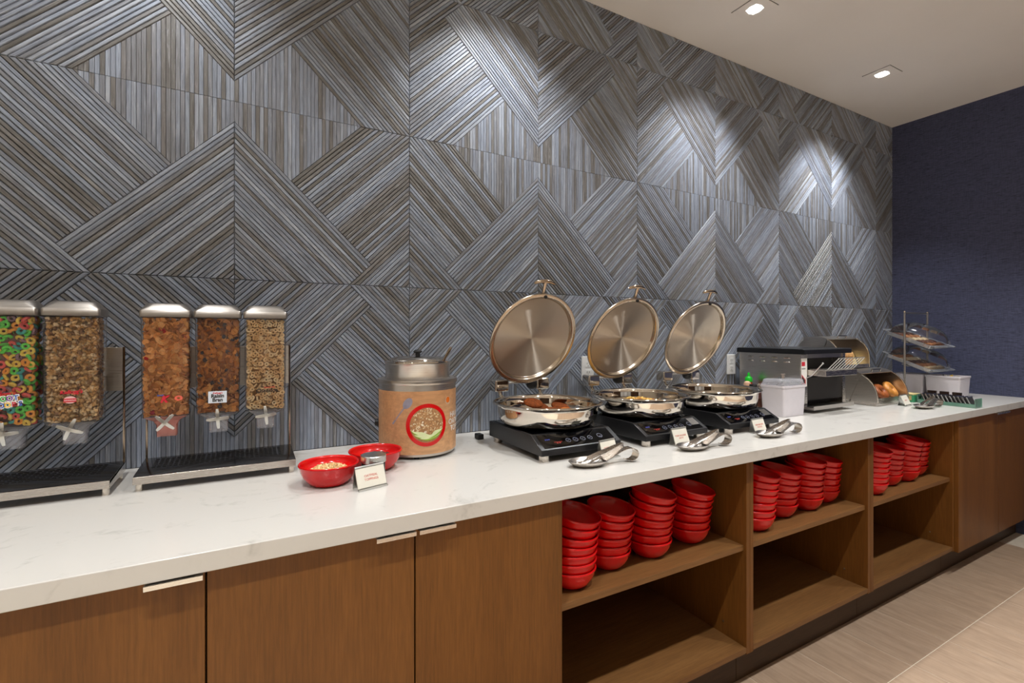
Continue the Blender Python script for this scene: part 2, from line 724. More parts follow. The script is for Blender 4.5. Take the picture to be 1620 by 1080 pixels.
M['ink_black'] = plain('black_ink', '#2a2320', 0.6, var=0.02)
M['ink_white'] = plain('white_ink', '#f2efe9', 0.5, var=0.02)
M['ink_green'] = plain('green_ink', '#3fae49', 0.5, var=0.02)
M['ink_blue'] = plain('blue_ink', '#3d63b8', 0.5, var=0.02)
M['ink_yellow'] = plain('yellow_ink', '#f0bf2f', 0.5, var=0.02)
M['ink_purple'] = plain('purple_ink', '#7c3f9c', 0.5, var=0.02)
M['icon'] = plain('pale_icon_print', '#8f93a8', 0.5, var=0.02)
M['led_red'] = emit('red_display', (1, 0.05, 0.02, 1), 0.35)
M['led_blue'] = emit('blue_display', (0.1, 0.15, 1, 1), 0.35)
M['lens'] = emit('lit_downlight_lens', (1, 0.95, 0.88, 1), 18.0)
M['cereal'] = attr_mat('cereal_pieces', 0.55, 0.3)
M['food'] = attr_mat('food_pieces', 0.6, 0.3, 0.25, 120)

# ------------------------------------------------------------------ room shell
def struct(name, mb, mat, bev=0.0):
    return tag(mb.build(name, mat, bev=bev), kind='structure')


XL, YB = -4.2, -5.0
floor = struct('floor', MB().box(XL, XR, YB, 0.1, -0.1, -0.0012), M['grout'])
ceiling = struct('ceiling', MB().box(XL, XR + 0.1, YB, 0.1, CEIL, CEIL + 0.1), M['ceiling'])
wall_back = struct('wall_back', MB().box(XL, XR + 0.1, 0.0135, 0.1, -0.1, CEIL), M['backing'])
wall_right = struct('wall_right', MB().box(XR, XR + 0.1, YB, 0.0135, -0.1, CEIL), M['navy'])
wall_left = struct('wall_left', MB().box(XL - 0.1, XL, YB, 0.1, -0.1, CEIL), M['paint'])
wall_front = struct('wall_front', MB().box(XL, XR + 0.1, YB - 0.1, YB, -0.1, CEIL), M['paint'])

# dark timber bays and a pale window on the wall across the room
dark_timber = wood('dark_timber_panelling', '#2c1b10', '#3b2515', 'z')
for i, (xa, xb) in enumerate(((-2.6, -0.2), (2.3, 4.2))):
    struct('trim_%d' % (i + 1), MB().box(xa, xb, YB + 0.001, YB + 0.04, 0.0, 2.4), dark_timber)
wf = struct('window_1', MB().box(-0.19, 2.29, YB + 0.001, YB + 0.02, 0.35, 2.4), plain('pale_frosted_glass', '#a9abad', 0.3, var=0.02))
fr = MB()
for xa in (-0.19, 0.62, 1.43, 2.24):
    fr.box(xa, xa + 0.05, YB + 0.02, YB + 0.06, 0.35, 2.4)
fr.box(-0.19, 2.29, YB + 0.02, YB + 0.06, 0.35, 0.42).box(-0.19, 2.29, YB + 0.02, YB + 0.06, 2.33, 2.4)
fr.build('window_frame', dark_timber, wf)

# floor tiles, each a plank-shaped tile with its own grout joints
tile_mb = MB().box(-0.1549, 0.1549, -0.3014, 0.3014, -0.012, 0.0)
tile0 = None
for r in range(6):
    yc = -0.982 + 0.303 - r * 0.606
    for i in range(-5, 9):
        xc = 2.011 + 0.1565 + i * 0.313 + (0.012 if r % 2 else 0.0)
        if xc + 0.16 > XR:
            continue
        if tile0 is None:
            tile0 = tile_mb.build('floor_tile', M['tile'], floor, (xc, yc, 0), bev=0.0006, seg=1)
        else:
            t_ = tile0.copy()
            COL.objects.link(t_)
            t_.location = (xc, yc, 0)

# ------------------------------------------------------------------ slatted wall panels
N1 = 1 / 34.0


def clip(poly, a, b, d):
    """keep a*x+b*y<=d"""
    out = []
    for i in range(len(poly)):
        p, q = poly[i], poly[(i + 1) % len(poly)]
        fp, fq = a * p[0] + b * p[1] - d, a * q[0] + b * q[1] - d
        if fp <= 0:
            out.append(p)
        if (fp < 0 < fq) or (fq < 0 < fp):
            t = fp / (fp - fq)
            out.append((p[0] + t * (q[0] - p[0]), p[1] + t * (q[1] - p[1])))
    return out


def area(p):
    return 0.5 * sum(p[i][0] * p[(i + 1) % len(p)][1] - p[(i + 1) % len(p)][0] * p[i][1] for i in range(len(p)))


REG = []   # (polygon, normal direction of the strips, first, pitch, count)
REG.append(([(0, 0), (0.62, 0), (0.753, 0.133), (0, 0.886)], (1, 1), 0.0, 0.886 / 30, 30))
REG.append(([(0.62, 0), (1, 0), (1, 0.38)], (1, -1), 0.62, 0.38 / 13, 13))
REG.append(([(0.753, 0.133), (1, 0.38), (1, 1), (0.69, 1), (0.288, 0.598)], (1, -1), -0.31, 0.93 / 32, 32))
REG.append(([(0, 0.886), (0.288, 0.598), (0.69, 1), (0, 1)], (1, 0), 0.0, 0.69 / 33, 33))
BASE_SLATS = []
for poly, (a, b), first, pitch, cnt in REG:
    ln = math.hypot(a, b)
    for k in range(cnt):
        p = clip(poly, a, b, first + (k + 1) * pitch)
        p = clip(p, -a, -b, -(first + k * pitch))
        if len(p) >= 3 and abs(area(p)) > 2e-5:
            BASE_SLATS.append((p, (-b / ln, a / ln), b == 0))


def inset(poly, d):
    n = len(poly)
    lines = []
    for i in range(n):
        p, q = poly[i], poly[(i + 1) % n]
        dx, dy = q[0] - p[0], q[1] - p[1]
        l = math.hypot(dx, dy)
        if l < 1e-6:
            return None
        nx, ny = -dy / l, dx / l
        lines.append((nx, ny, nx * p[0] + ny * p[1] + d))
    out = []
    for i in range(n):
        a1, b1, c1 = lines[i - 1]
        a2, b2, c2 = lines[i]
        det = a1 * b2 - a2 * b1
        if abs(det) < 1e-6:
            return None
        out.append(((c1 * b2 - c2 * b1) / det, (a1 * c2 - a2 * c1) / det))
    for i in range(n):
        if (out[(i + 1) % n][0] - out[i][0]) * (poly[(i + 1) % n][0] - poly[i][0]) + (out[(i + 1) % n][1] - out[i][1]) * (poly[(i + 1) % n][1] - poly[i][1]) <= 0:
            return None
    return out


def dedupe(p):
    o = []
    for q in p:
        if not o or math.hypot(q[0] - o[-1][0], q[1] - o[-1][1]) > 4e-4:
            o.append(q)
    if len(o) > 1 and math.hypot(o[0][0] - o[-1][0], o[0][1] - o[-1][1]) < 4e-4:
        o.pop()
    return o


def slat_geo(poly, d, rg, flush=False):
    """poly: (x,z) metres, returns verts, faces, uvs, tone"""
    poly = dedupe(poly)
    if len(poly) < 3:
        return None
    if area(poly) < 0:
        poly = poly[::-1]
    o1 = inset(poly, 0.00025 if flush else 0.0006)
    if o1 is None or area(o1) < 1e-5:
        return None
    o2 = inset(o1, 0.0005 if flush else 0.0019)
    hgt = rg.uniform(-0.0006, 0.0006) + (0.0012 if flush else 0.0)
    tl = rg.uniform(-0.03, 0.03) if flush else rg.uniform(-0.01, 0.08)
    cx = sum(p[0] for p in o1) / len(o1)
    cz = sum(p[1] for p in o1) / len(o1)
    n = len(o1)

    def acr(p):
        return -(p[0] - cx) * d[1] + (p[1] - cz) * d[0]
    V = [(p[0], 0.0135, p[1]) for p in o1] + [(p[0], 0.0042 + hgt, p[1]) for p in o1]
    F = [(i, (i + 1) % n, n + (i + 1) % n, n + i) for i in range(n)]
    if o2 is not None:
        V += [(p[0], 0.0015 + hgt + tl * acr(p), p[1]) for p in o2]
        F += [(n + i, n + (i + 1) % n, 2 * n + (i + 1) % n, 2 * n + i) for i in range(n)]
        F.append(tuple(range(2 * n, 3 * n)))
    else:
        F.append(tuple(range(n, 2 * n)))
    ou, ov = rg.uniform(0, 30), rg.uniform(0, 30)
    UV = [((v[0] * d[0] + v[2] * d[1]) + ou, acr((v[0], v[2])) + ov) for v in V]
    # a mix of greyed, blue and brown boards
    r = rg.random()
    tone = rg.uniform(0.0, 0.32) if r < 0.31 else (rg.uniform(0.36, 0.7) if r < 0.78 else rg.uniform(0.7, 1.0))
    return V, F, UV, tone


def slat_mesh(name, geos, parent):
    me = bpy.data.meshes.new(name)
    V, F, UV, T = [], [], [], []
    for v, f, uv, tone in geos:
        o = len(V)
        V += v
        UV += uv
        F += [tuple(i + o for i in q) for q in f]
        T += [tone] * len(f)
    me.from_pydata(V, [], F)
    me.update()
    ul = me.uv_layers.new(name='UVMap')
    li = np.empty(len(me.loops), dtype=np.int32)
    me.loops.foreach_get('vertex_index', li)
    ul.data.foreach_set('uv', np.array(UV, dtype=np.float32)[li].ravel())
    at = me.attributes.new('tone', 'FLOAT', 'FACE')
    at.data.foreach_set('value', np.array(T, dtype=np.float32))
    me.materials.append(M['slat'])
    o = bpy.data.objects.new(name, me)
    COL.objects.link(o)
    o.parent = parent
    return o


th = math.atan2(421.6, 765.0)


def proj(x, y, z):
    dx, dy, dz = x - CAM_LOC[0], y - CAM_LOC[1], z - CAM_LOC[2]
    d = dx * math.sin(th) + dy * math.cos(th)
    l = dx * math.cos(th) - dy * math.sin(th)
    if d < 0.1:
        return None
    return 810 + 765 * l / d, 527.5 - 765 * dz / d


rg = random.Random(5)
ROWS = [(ZC, S0, S0, -1), (S0, S0 + H, S0, 1), (S0 + H, S0 + 2 * H, S0 + 2 * H, -1), (S0 + 2 * H, CEIL, S0 + 2 * H, 1)]
ALL = []
PANELS = []
for k in range(-3, 8):
    xa, xb = X0 + k * W, min(X0 + (k + 1) * W, XR)
    ox, sx = (X0 + k * W, 1) if k % 2 == 0 else (X0 + (k + 1) * W, -1)
    for (za, zb, oz, sz) in ROWS:
        base = MB().box(xa + 0.001, xb - 0.001, 0.0105, 0.0134, za + 0.001, zb - 0.001)
        pn = base.build('wall_panel', M['backing'], wall_back, smooth=False)
        pid = len(PANELS)
        PANELS.append(pn)
        for poly, d, fl in BASE_SLATS:
            p = [(ox + sx * W * q[0], oz + sz * H * q[1]) for q in poly]
            for (a, b, lim) in ((1, 0, xb), (-1, 0, -xa), (0, 1, zb), (0, -1, -za)):
                p = clip(p, a, b, lim) if p else p
            if len(p) < 3 or abs(area(p)) < 8e-6:
                continue
            dd = (d[0] * sx, d[1] * sz)
            if dd[0] < 0:
                dd = (-dd[0], -dd[1])
            g = slat_geo(p, dd, rg, fl)
            if g is None:
                continue
            pr = [proj(q[0], 0, q[1]) for q in p]
            sc = 0.0
            if all(q is not None and 0 < q[0] < 1620 and 0 < q[1] < 690 for q in pr):
                sc = abs(area(pr))
            ALL.append((sc, pid, g))
ALL.sort(key=lambda t: -t[0])
rest = {}
for i, (sc, pid, g) in enumerate(ALL):
    if i < 300:
        slat_mesh('slat', [g], PANELS[pid])
    else:
        rest.setdefault(pid, []).append(g)
for pid, gs in rest.items():
    tag(slat_mesh('slat_field', gs, PANELS[pid]), kind='stuff')

# ------------------------------------------------------------------ ceiling downlights
def downlight(x, y, power, color, label, group, spot=118.0, blend=0.75, tilt=0.0):
    t = thing('ceiling_downlight', label, 'downlight', (x, y, CEIL), 0, group)
    s = 0.075
    ring = MB()
    n = 24
    outer = rrect(2 * s, 2 * s, 0.004, -0.004, 5)
    k = len(outer)
    inner = []
    for p in outer:
        a = math.atan2(p[1], p[0])
        inner.append((0.042 * math.cos(a), 0.042 * math.sin(a), -0.004))
    up = [(p[0], p[1], 0.004) for p in outer]
    inn2 = [(p[0] * 0.9, p[1] * 0.9, 0.012) for p in inner]
    ring.loft([up, outer, inner, inn2], False, False)
    ring.build('trim_plate', M['ceiling'], t)
    gap = MB()
    for q in ((-s - .002, s + .002, -s - .002, -s + .0005), (-s - .002, s + .002, s - .0005, s + .002), (-s - .002, -s + .0005, -s, s), (s - .0005, s + .002, -s, s)):
        gap.box(q[0], q[1], q[2], q[3], -0.0012, 0.0)
    gap.build('shadow_gap', M['backing'], t)
    MB().lathe([(0.0, -0.0055), (0.03, -0.0055), (0.0385, -0.003)], 28).build('lens', M['lens'], t)
    ld = bpy.data.lights.new('downlight_lamp', 'SPOT')
    ld.energy = power
    ld.color = color
    ld.spot_size = math.radians(spot)
    ld.spot_blend = blend
    ld.shadow_soft_size = 0.04
    lo = bpy.data.objects.new('downlight_lamp', ld)
    COL.objects.link(lo)
    lo.parent = t
    lo.location = (0, 0, -0.02)
    lo.rotation_euler = (tilt, 0, 0)
    return t


WX = [-2.815, -1.551, -0.287, 0.977, 2.241, 3.505]
LB = {2.241: 'square trimmed recessed downlight shining on the wall above the chafing dishes', 3.505: 'square trimmed recessed downlight shining on the wall above the bread boxes'}
for x in WX:
    downlight(x, -0.36, WASH_POWER * (0.6 if x < 0 else (1.4 if x > 3 else (1.15 if x > 2 else 1.0))), WASH_COLOR, LB.get(x, 'square trimmed recessed downlight in the row along the slatted wall'), 'ceiling downlights along the slatted wall', 98.0, 0.75, math.radians(7))
for y in (-1.62, -2.9, -4.3):
    for x in WX:
        downlight(x, y, ROOM_POWER if y > -2 else FAR_POWER, ROOM_COLOR, 'square trimmed recessed downlight over the dining room floor', 'ceiling downlights over the room', 104.0 if y > -2 else 78.0, 0.6)


def bw(mb, name, mat, parent, **kw):
    """build a part whose coordinates are given in the room's frame"""
    return mb.build(name, mat, parent, loc=tuple(-v for v in parent.location), **kw)


# ------------------------------------------------------------------ worktop and cabinets
XW0 = -1.35
tag(MB().box(XW0, XR, YF, 0.0, 0.86, ZC).build('worktop', M['quartz'], bev=0.0025),
    'long white veined quartz worktop running along the slatted wall', 'worktop')

YD = -0.775      # door faces
ZD0, ZD1 = 0.135, 0.856
YS = -0.758      # front of open shelves


def door_cabinet(x0, x1, doors, label, kick=True):
    t = thing('base_cabinet', label, 'cabinet', ((x0 + x1) / 2, -0.4, 0))
    bw(MB().box(x0 + 0.001, x1 - 0.001, -0.754, -0.01, ZD0 + 0.002, 0.8595), 'body', M['oak_v'], t)
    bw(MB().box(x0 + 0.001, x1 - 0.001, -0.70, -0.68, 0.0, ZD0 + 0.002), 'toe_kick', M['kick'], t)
    for (a, b, hs) in doors:
        d = MB().box(a + 0.0018, b - 0.0018, YD, -0.7555, ZD0, ZD1)
        dob = bw(d, 'door', M['oak_v'], t, bev=0.001, seg=1)
        if hs is None:
            continue
        L = 0.092
        hx0, hx1 = (b - 0.004 - L, b - 0.004) if hs > 0 else (a + 0.004, a + 0.004 + L)
        h = MB().prism([(-0.768, 0.8575), (-0.80, 0.8575), (-0.80, 0.8485), (-0.798, 0.8485), (-0.798, 0.8553), (-0.768, 0.8553)], hx0, hx1, 'x')
        o = h.build('handle', M['steel_h'], dob)
        o['label'] = 'slim satin metal edge pull on top of door'
    return t


door_cabinet(-1.345, -0.494, [(-1.345, -0.92, 1), (-0.92, -0.494, -1)], 'brown oak base cabinet at the far end under the cereal dispensers')
door_cabinet(-0.494, -0.068, [(-0.494, -0.068, 1)], 'single door brown oak cabinet below the cereal dispensers')
door_cabinet(-0.068, 0.779, [(-0.068, 0.355, 1), (0.355, 0.779, -1)], 'two door brown oak cabinet beside the open shelves and below the oatmeal kettle')
door_cabinet(3.372, XR, [(3.376, 3.93, 1), (3.93, XR, -1)], 'brown oak door cabinet at the navy wall, past the open shelves')

BAYS = [(0.779, 0.793, 1.614, 1.634), (1.634, 1.654, 2.472, 2.4965), (2.4965, 2.521, 3.352, 3.372)]
SHELF_LABEL = ['open brown oak shelf unit next to the two door cabinet, holding red bowls',
               'middle one of the three open brown oak shelf units, red bowls on its upper shelf',
               'open brown oak shelf unit next to the end cabinet, holding red bowls']
ZSH = 0.539
for (x0, xi0, xi1, x1), lb in zip(BAYS, SHELF_LABEL):
    t = thing('open_shelf_unit', lb, 'shelf unit', ((x0 + x1) / 2, -0.4, 0))
    bw(MB().box(x0 + 0.0005, xi0, YS, -0.03, ZD0 + 0.006, 0.8595), 'side_panel', M['oak_v'], t, bev=0.0008, seg=1)
    bw(MB().box(xi1, x1 - 0.0005, YS, -0.03, ZD0 + 0.006, 0.8595), 'side_panel', M['oak_v'], t, bev=0.0008, seg=1)
    bw(MB().box(x0 + 0.001, x1 - 0.001, -0.03, -0.01, ZD0, 0.8595), 'back_panel', M['oak_v'], t)
    bw(MB().box(xi0, xi1, YS + 0.012, -0.03, ZSH - 0.02, ZSH), 'shelf', M['oak_h'], t, bev=0.0008, seg=1)
    bw(MB().box(xi0 - 0.0, xi1, YS, -0.03, ZD0 + 0.011, 0.166), 'bottom_panel', M['oak_h'], t, bev=0.0008, seg=1)
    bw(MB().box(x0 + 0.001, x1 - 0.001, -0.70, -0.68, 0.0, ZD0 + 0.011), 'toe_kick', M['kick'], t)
    bw(MB().lathe([(0.0, 0.0), (0.0035, 0.0), (0.0035, 0.002), (0.0, 0.002)], 10).move(Matrix.Translation((xi1 - 0.0005, -0.66, 0.215)) @ Matrix.Rotation(-math.pi / 2, 4, 'Y')), 'shelf_pin', M['alu'], t)

# ------------------------------------------------------------------ red bowls
BOWL_PROF = [(0.0, 0.0), (0.044, 0.0), (0.0495, 0.0015), (0.060, 0.011), (0.070, 0.025), (0.0765, 0.040), (0.0795, 0.052), (0.0815, 0.0545), (0.0815, 0.0575),
             (0.079, 0.0598), (0.0755, 0.0585), (0.0742, 0.0535), (0.0715, 0.045), (0.065, 0.037), (0.0505, 0.0283), (0.040, 0.0235), (0.020, 0.0195), (0.0, 0.0185)]
bowl_src = MB().lathe(BOWL_PROF, 44)
bowl_me = None


def bowl(loc, label, group=None, rot=(0, 0, 0)):
    global bowl_me
    if bowl_me is None:
        o = bowl_src.build('red_bowl', M['red'], angle=60)
        bowl_me = o.data
    else:
        o = bpy.data.objects.new('red_bowl', bowl_me)
        COL.objects.link(o)
    o.location = loc
    o.rotation_euler = rot
    return tag(o, label, 'bowl', group)


ORD = ['topmost', 'second', 'third', 'fourth', 'fifth', 'sixth', 'seventh', 'eighth']
BAYN = ['bay beside two door cabinet', 'middle shelf bay', 'bay beside end cabinet']
STK = [[(0.895, -0.655, 7), (1.075, -0.615, 6), (1.262, -0.62, 7), (1.478, -0.605, 6)],
       [(1.80, -0.655, 7), (2.022, -0.615, 6), (2.205, -0.62, 7), (2.374, -0.60, 6)],
       [(2.70, -0.655, 7), (2.925, -0.62, 6), (3.095, -0.628, 7), (3.262, -0.60, 6)]]
for b in range(3):
    for s, (x, y, n) in enumerate(STK[b]):
        z = ZSH + 0.0004
        tx = ty = 0.0
        px, py = x, y
        below = None
        for k in range(n):
            lv = n - 1 - k
            lab = ('%s red bowl%s, %s stack from cereal end, %s' % (ORD[lv], '' if lv == 0 else ' down', ['first', 'second', 'third', 'fourth'][s], BAYN[b]))
            o = bowl((px, py, z + (0.004 if k else 0.0)), lab, 'red bowls stacked on the ' + BAYN[b], (tx, ty, 0))
            if below is not None:
                drop(o, [below])
                z = o.location.z
            below = o
            rg.uniform(-0.0006, 0.0012)
            ox_, oy_ = tx, ty
            if k >= 1:
                tx = min(0.2, tx + rg.uniform(0.015, 0.045))
                ty = min(0.17, max(-0.02, ty + rg.uniform(0.0, 0.045)))
            z += 0.0262 * math.cos(math.hypot(ox_, oy_)) + 0.0495 * math.hypot(tx - ox_, ty - oy_)
            # the next bowl sits square on this one's inner foot circle, so it follows its lean
            px += 0.012 * math.sin(oy_)
            py -= 0.012 * math.sin(ox_)
            px += rg.uniform(-0.001, 0.0015)
            py += rg.uniform(-0.0018, 0.0005)

# bowls with toppings on the worktop
bowl((0.207, -0.453, ZC + 0.0003), 'red bowl of pale chopped nuts on the worktop beside the toppings sign')
bowl((0.357, -0.364, ZC + 0.0003), 'red bowl of dried fruit on the worktop behind the glass jar')


def filling(name, cx, cy, z, rad, cols, n, size, label, dome=0.012):
    parts = []
    for s in range(4):
        TV, TF = blob_t(90 + s, 7, 5, 0.35)
        m = n // 4
        a = RNG.uniform(0, 2 * math.pi, m)
        r = rad * np.sqrt(RNG.uniform(0, 1, m))
        pos = np.stack([cx + r * np.cos(a), cy + r * np.sin(a), z + dome * (1 - (r / rad) ** 2) + RNG.uniform(-0.002, 0.002, m)], 1)
        cc = np.array(cols)[RNG.integers(0, len(cols), m)] * RNG.uniform(0.8, 1.15, (m, 1))
        parts.append(instances(TV, TF, pos, rand_rot(m), RNG.uniform(0.7, 1.2, m) * size, cc))
    # mound underneath
    mb = MB().lathe([(0.0, z - 0.013), (rad * 0.8, z - 0.010), (rad, z - 0.002), (rad * 0.6, z + dome * 0.55), (0.0, z + dome * 0.9)], 20, cx, cy)
    V, F, C = join_np(parts)
    o = np_mesh(name, V, F, M['food'], colors=C)
    mo = mb.build('mound', M['food'], o)
    at = mo.data.attributes.new('Col', 'FLOAT_COLOR', 'POINT')
    at.data.foreach_set('color', np.tile(np.array(list(cols[0]) + [1.0], dtype=np.float32), len(mo.data.vertices)))
    return tag(o, label, 'food', kind='stuff')


filling('chopped_nuts', 0.207, -0.453, ZC + 0.036, 0.050, [c('#d9b27c')[:3], c('#e6c592')[:3], c('#c99a60')[:3]], 420, 0.0042, 'pale chopped nuts heaped in the red bowl by the sign')
filling('dried_fruit', 0.357, -0.364, ZC + 0.0345, 0.043, [c('#3d1c16')[:3], c('#57271a')[:3], c('#6b2a1c')[:3]], 160, 0.0065, 'dark dried fruit in the red bowl behind the jar', 0.006)

# glass topping jar with a dull metal screw lid
t = thing('topping_jar', 'small clear glass jar with satin metal lid behind the toppings sign', 'jar', (0.322, -0.490, ZC))
MB().lathe([(0.0, 0.001), (0.030, 0.001), (0.033, 0.006), (0.033, 0.052), (0.031, 0.058), (0.0295, 0.058), (0.0308, 0.052), (0.0308, 0.007), (0.0, 0.004)], 36).build('jar_body', M['glass'], t)
MB().lathe([(0.033, 0.0555), (0.0355, 0.0555), (0.0355, 0.073), (0.034, 0.075), (0.0, 0.0755)], 36).build('jar_lid', M['alu'], t)


# ------------------------------------------------------------------ small tent signs
def sign(loc, rz, w, h, lines, size, label, lean=22.0):
    t = thing('buffet_sign', label, 'sign', loc, rz, 'small metal framed food signs')
    a = math.radians(lean)
    ca, sa = math.cos(a), math.sin(a)
    R = Matrix.Rotation(-a, 4, 'X')
    pl = MB().box(-w / 2, w / 2, -0.0008, 0.0008, 0.003, h)
    pl.move(R)
    pl.build('holder_plate', M['alu'], t)
    MB().box(-w / 2 + 0.0008, w / 2 - 0.0008, -0.0016, -0.0009, 0.006, h - 0.004).move(R).build('card', M['card'], t)
    MB().tube([(-w / 2, 0.0, h), (w / 2, 0.0, h)], 0.0028, 10).move(R).build('top_roll', M['alu'], t)
    MB().prism([(0.001, 0.0005), (-0.006, 0.0005), (-0.006, 0.005), (-0.0048, 0.005), (-0.0048, 0.0016), (0.001, 0.0016)], -w / 2, w / 2, 'x').build('bottom_channel', M['alu'], t)
    top = (h * sa, h * ca)
    pts = [(0, top[0], top[1]), (0, top[0] + 0.004, top[1] * 0.7), (0, top[0] + 0.006, top[1] * 0.35), (0, top[0] + 0.010, 0.001)]
    MB().band(pts, [(w / 2, 0, 0)] * 4, 0.001).build('back_leg', M['alu'], t)
    n = len(lines)
    for i, s in enumerate(lines):
        hz = h * 0.5 + ((n - 1) / 2 - i) * size * 1.15
        o = text('sign_text', s, size, M['ink_red'], t, tuple(R @ Vector((0, -0.0019, hz))), (math.radians(90) - a, 0, 0), ext=0.0001)
    return t


sign((0.304, -0.562, ZC), 0.27, 0.086, 0.062, ['OATMEAL', 'TOPPINGS'], 0.0088, 'small tent sign reading oatmeal toppings before the red bowls', 20)
sign((1.085, -0.628, ZC), 0.16, 0.078, 0.062, ['VEGETARIAN', 'SAUSAGE'], 0.0085, 'small tent sign before the first cooker, beside the oatmeal kettle', 20)
sign((1.445, -0.6145, ZC), 0.05, 0.082, 0.066, ['PORK SAUSAGE', 'PATTY'], 0.0085, 'small tent sign before the middle induction cooker', 20)
sign((1.918, -0.6135, ZC), 0.05, 0.084, 0.062, ['HASH BROWN', 'POTATO'], 0.0085, 'small tent sign before the cooker beside the white bin', 20)
sign((3.40, -0.540, ZC), 0.1, 0.098, 0.066, ['BAGELS'], 0.0085, 'small tent sign in front of the bagel box', 24)


# ------------------------------------------------------------------ cereal dispensers
def rack(x0, x1, label):
    t = thing('dispenser_rack', label, 'rack', ((x0 + x1) / 2, -0.2, ZC))
    yf, yb = -0.293, -0.105
    # drip tray: sloping polished top, folded front lip, recessed underside
    bw(MB().prism([(yf, 0.938), (yf + 0.004, 0.9405), (yb, 0.9485), (yb, 0.944), (yf, 0.932)], x0, x1, 'x'), 'drip_tray', M['tray_metal'], t)
    bw(MB().box(x0, x1, yf - 0.003, yf, 0.920, 0.9405), 'front_lip', M['steel_h'], t, bev=0.001, seg=1)
    for xx in (x0, x1 - 0.003):
        bw(MB().prism([(yf, 0.920), (yb, 0.920), (yb, 0.9475), (yf, 0.9395)], xx, xx + 0.003, 'x'), 'side_lip', M['steel_h'], t)
    g = MB()
    for r in range(6):
        yy = yf + 0.075 + r * 0.017
        zz = 0.9407 + (yy - yf - 0.004) / (yb - yf - 0.004) * 0.008
        n = 26
        for i in range(n):
            xa = x0 + 0.03 + (x1 - x0 - 0.06) * i / n
            g.box(xa, xa + (x1 - x0 - 0.06) / n * 0.6, yy, yy + 0.0045, zz - 0.0008, zz + 0.0012)
    tag(bw(g, 'grille_slot', M['black_matte'], t), kind='stuff')
    for xx in (x0 + 0.012, x1 - 0.012):
        for yy in (yf + 0.016, yb - 0.016):
            bw(MB().lathe([(0.0, 0.0), (0.008, 0.0), (0.0085, 0.002), (0.0085, 0.0215), (0.0, 0.0215)], 14).move(Matrix.Translation((xx, yy, ZC))), 'foot', M['chrome'], t)
    for xx in (x0 + 0.0035, x1 - 0.0035):
        bw(MB().tube([(xx, yb + 0.0, 0.92), (xx, yb, 0.96), (xx, yb, 1.1), (xx, yb, 1.283)], 0.003, 8), 'upright_rod', M['bronze'], t)
    bw(MB().box(x0 + 0.006, x1 - 0.006, yb - 0.004, yb + 0.001, 1.155, 1.282), 'mounting_plate', M['steel'], t, bev=0.001, seg=1)
    for i in range(3):
        xc = x0 + (x1 - x0) * (i + 0.5) / 3
        bw(MB().box(xc - 0.02, xc + 0.02, yb - 0.076, yb - 0.004, 1.20, 1.24), 'canister_bracket', M['steel'], t)
    return t


RL0, RL1 = -0.703, -0.309
RR0, RR1 = -0.262, 0.134
rack(RL0, RL1, 'metal dispenser rack carrying the rainbow loops and granola canisters')
rack(RR0, RR1, 'metal dispenser rack carrying strawberry flakes, raisin flakes and oat rings')

CY = -0.2255      # canister centre
CZT, CZB = 1.368, 1.092
CW, CD = 0.1125, 0.086


def canister(xc, label, ang, spout='clear_spout'):
    t = thing('cereal_canister', label, 'canister', (xc, CY, CZB), 0, 'clear cereal canisters')
    h = CZT - CZB
    MB().loft([rrect(CW * 0.945, CD * 0.95, 0.006, 0.0), rrect(CW * 0.965, CD * 0.965, 0.006, 0.06), rrect(CW, CD, 0.006, h)], False, False).build('canister_body', M['clear'], t)
    # funnel and round spout
    r0 = rrect(CW * 0.945, CD * 0.95, 0.006, 0.0)
    n = len(r0)

    def ring(rx, ry, z, cy=0.0):
        return [(rx * math.cos(math.atan2(p[1], p[0])), cy + ry * math.sin(math.atan2(p[1], p[0])), z) for p in r0]
    MB().loft([r0, [(p[0] * 0.8, p[1] * 0.86, -0.006) for p in r0], ring(0.037, 0.032, -0.014), ring(0.0285, 0.0285, -0.026), ring(0.0275, 0.0275, -0.058)][::-1], False, False).build('spout', M[spout], t)
    lid = MB()
    z = h
    lid.loft([rrect(CW + 0.002, CD + 0.002, 0.007, z - 0.001), rrect(CW + 0.006, CD + 0.006, 0.008, z), rrect(CW + 0.006, CD + 0.006, 0.008, z + 0.017), rrect(CW + 0.002, CD + 0.002, 0.009, z + 0.0195),
              rrect(CW * 0.95, CD * 0.88, 0.018, z + 0.0265), rrect(CW * 0.86, CD * 0.70, 0.022, z + 0.0355), rrect(CW * 0.76, CD * 0.56, 0.022, z + 0.0385), rrect(CW * 0.66, CD * 0.46, 0.018, z + 0.0375), rrect(CW * 0.55, CD * 0.36, 0.014, z + 0.034), rrect(CW * 0.15, CD * 0.12, 0.005, z + 0.033)], False, True)
    lid.build('lid', M['canister_lid'], t, angle=50)
    # cross shaped turning handle on the front
    hub = MB().lathe([(0.0, 0.0), (0.007, 0.0), (0.007, 0.02), (0.0, 0.021)], 14)
    hub.move(Matrix.Translation((0, -CD / 2 * 0.9, -0.014)) @ Matrix.Rotation(math.pi / 2, 4, 'X'))
    hub.build('handle_hub', M['chrome'], t)
    hd = MB()
    for q in (0, 1):
        a = math.radians(ang + 90 * q)
        d = Vector((math.cos(a), 0, math.sin(a)))
        s = Vector((-math.sin(a), 0, math.cos(a)))
        pts = [Vector((0, -CD / 2 * 0.9 - 0.021 + 0.006 * (abs(k) / 3.0) ** 2, -0.014)) + d * (0.028 * k / 3.0) for k in range(-3, 4)]
        hd.band([tuple(p) for p in pts], [tuple(s * (0.0045 if abs(k) < 3 else 0.003)) for k in range(-3, 4)], 0.003)
    hd.build('cross_handle', M['alu'], t, bev=0.0006, seg=1)
    return t


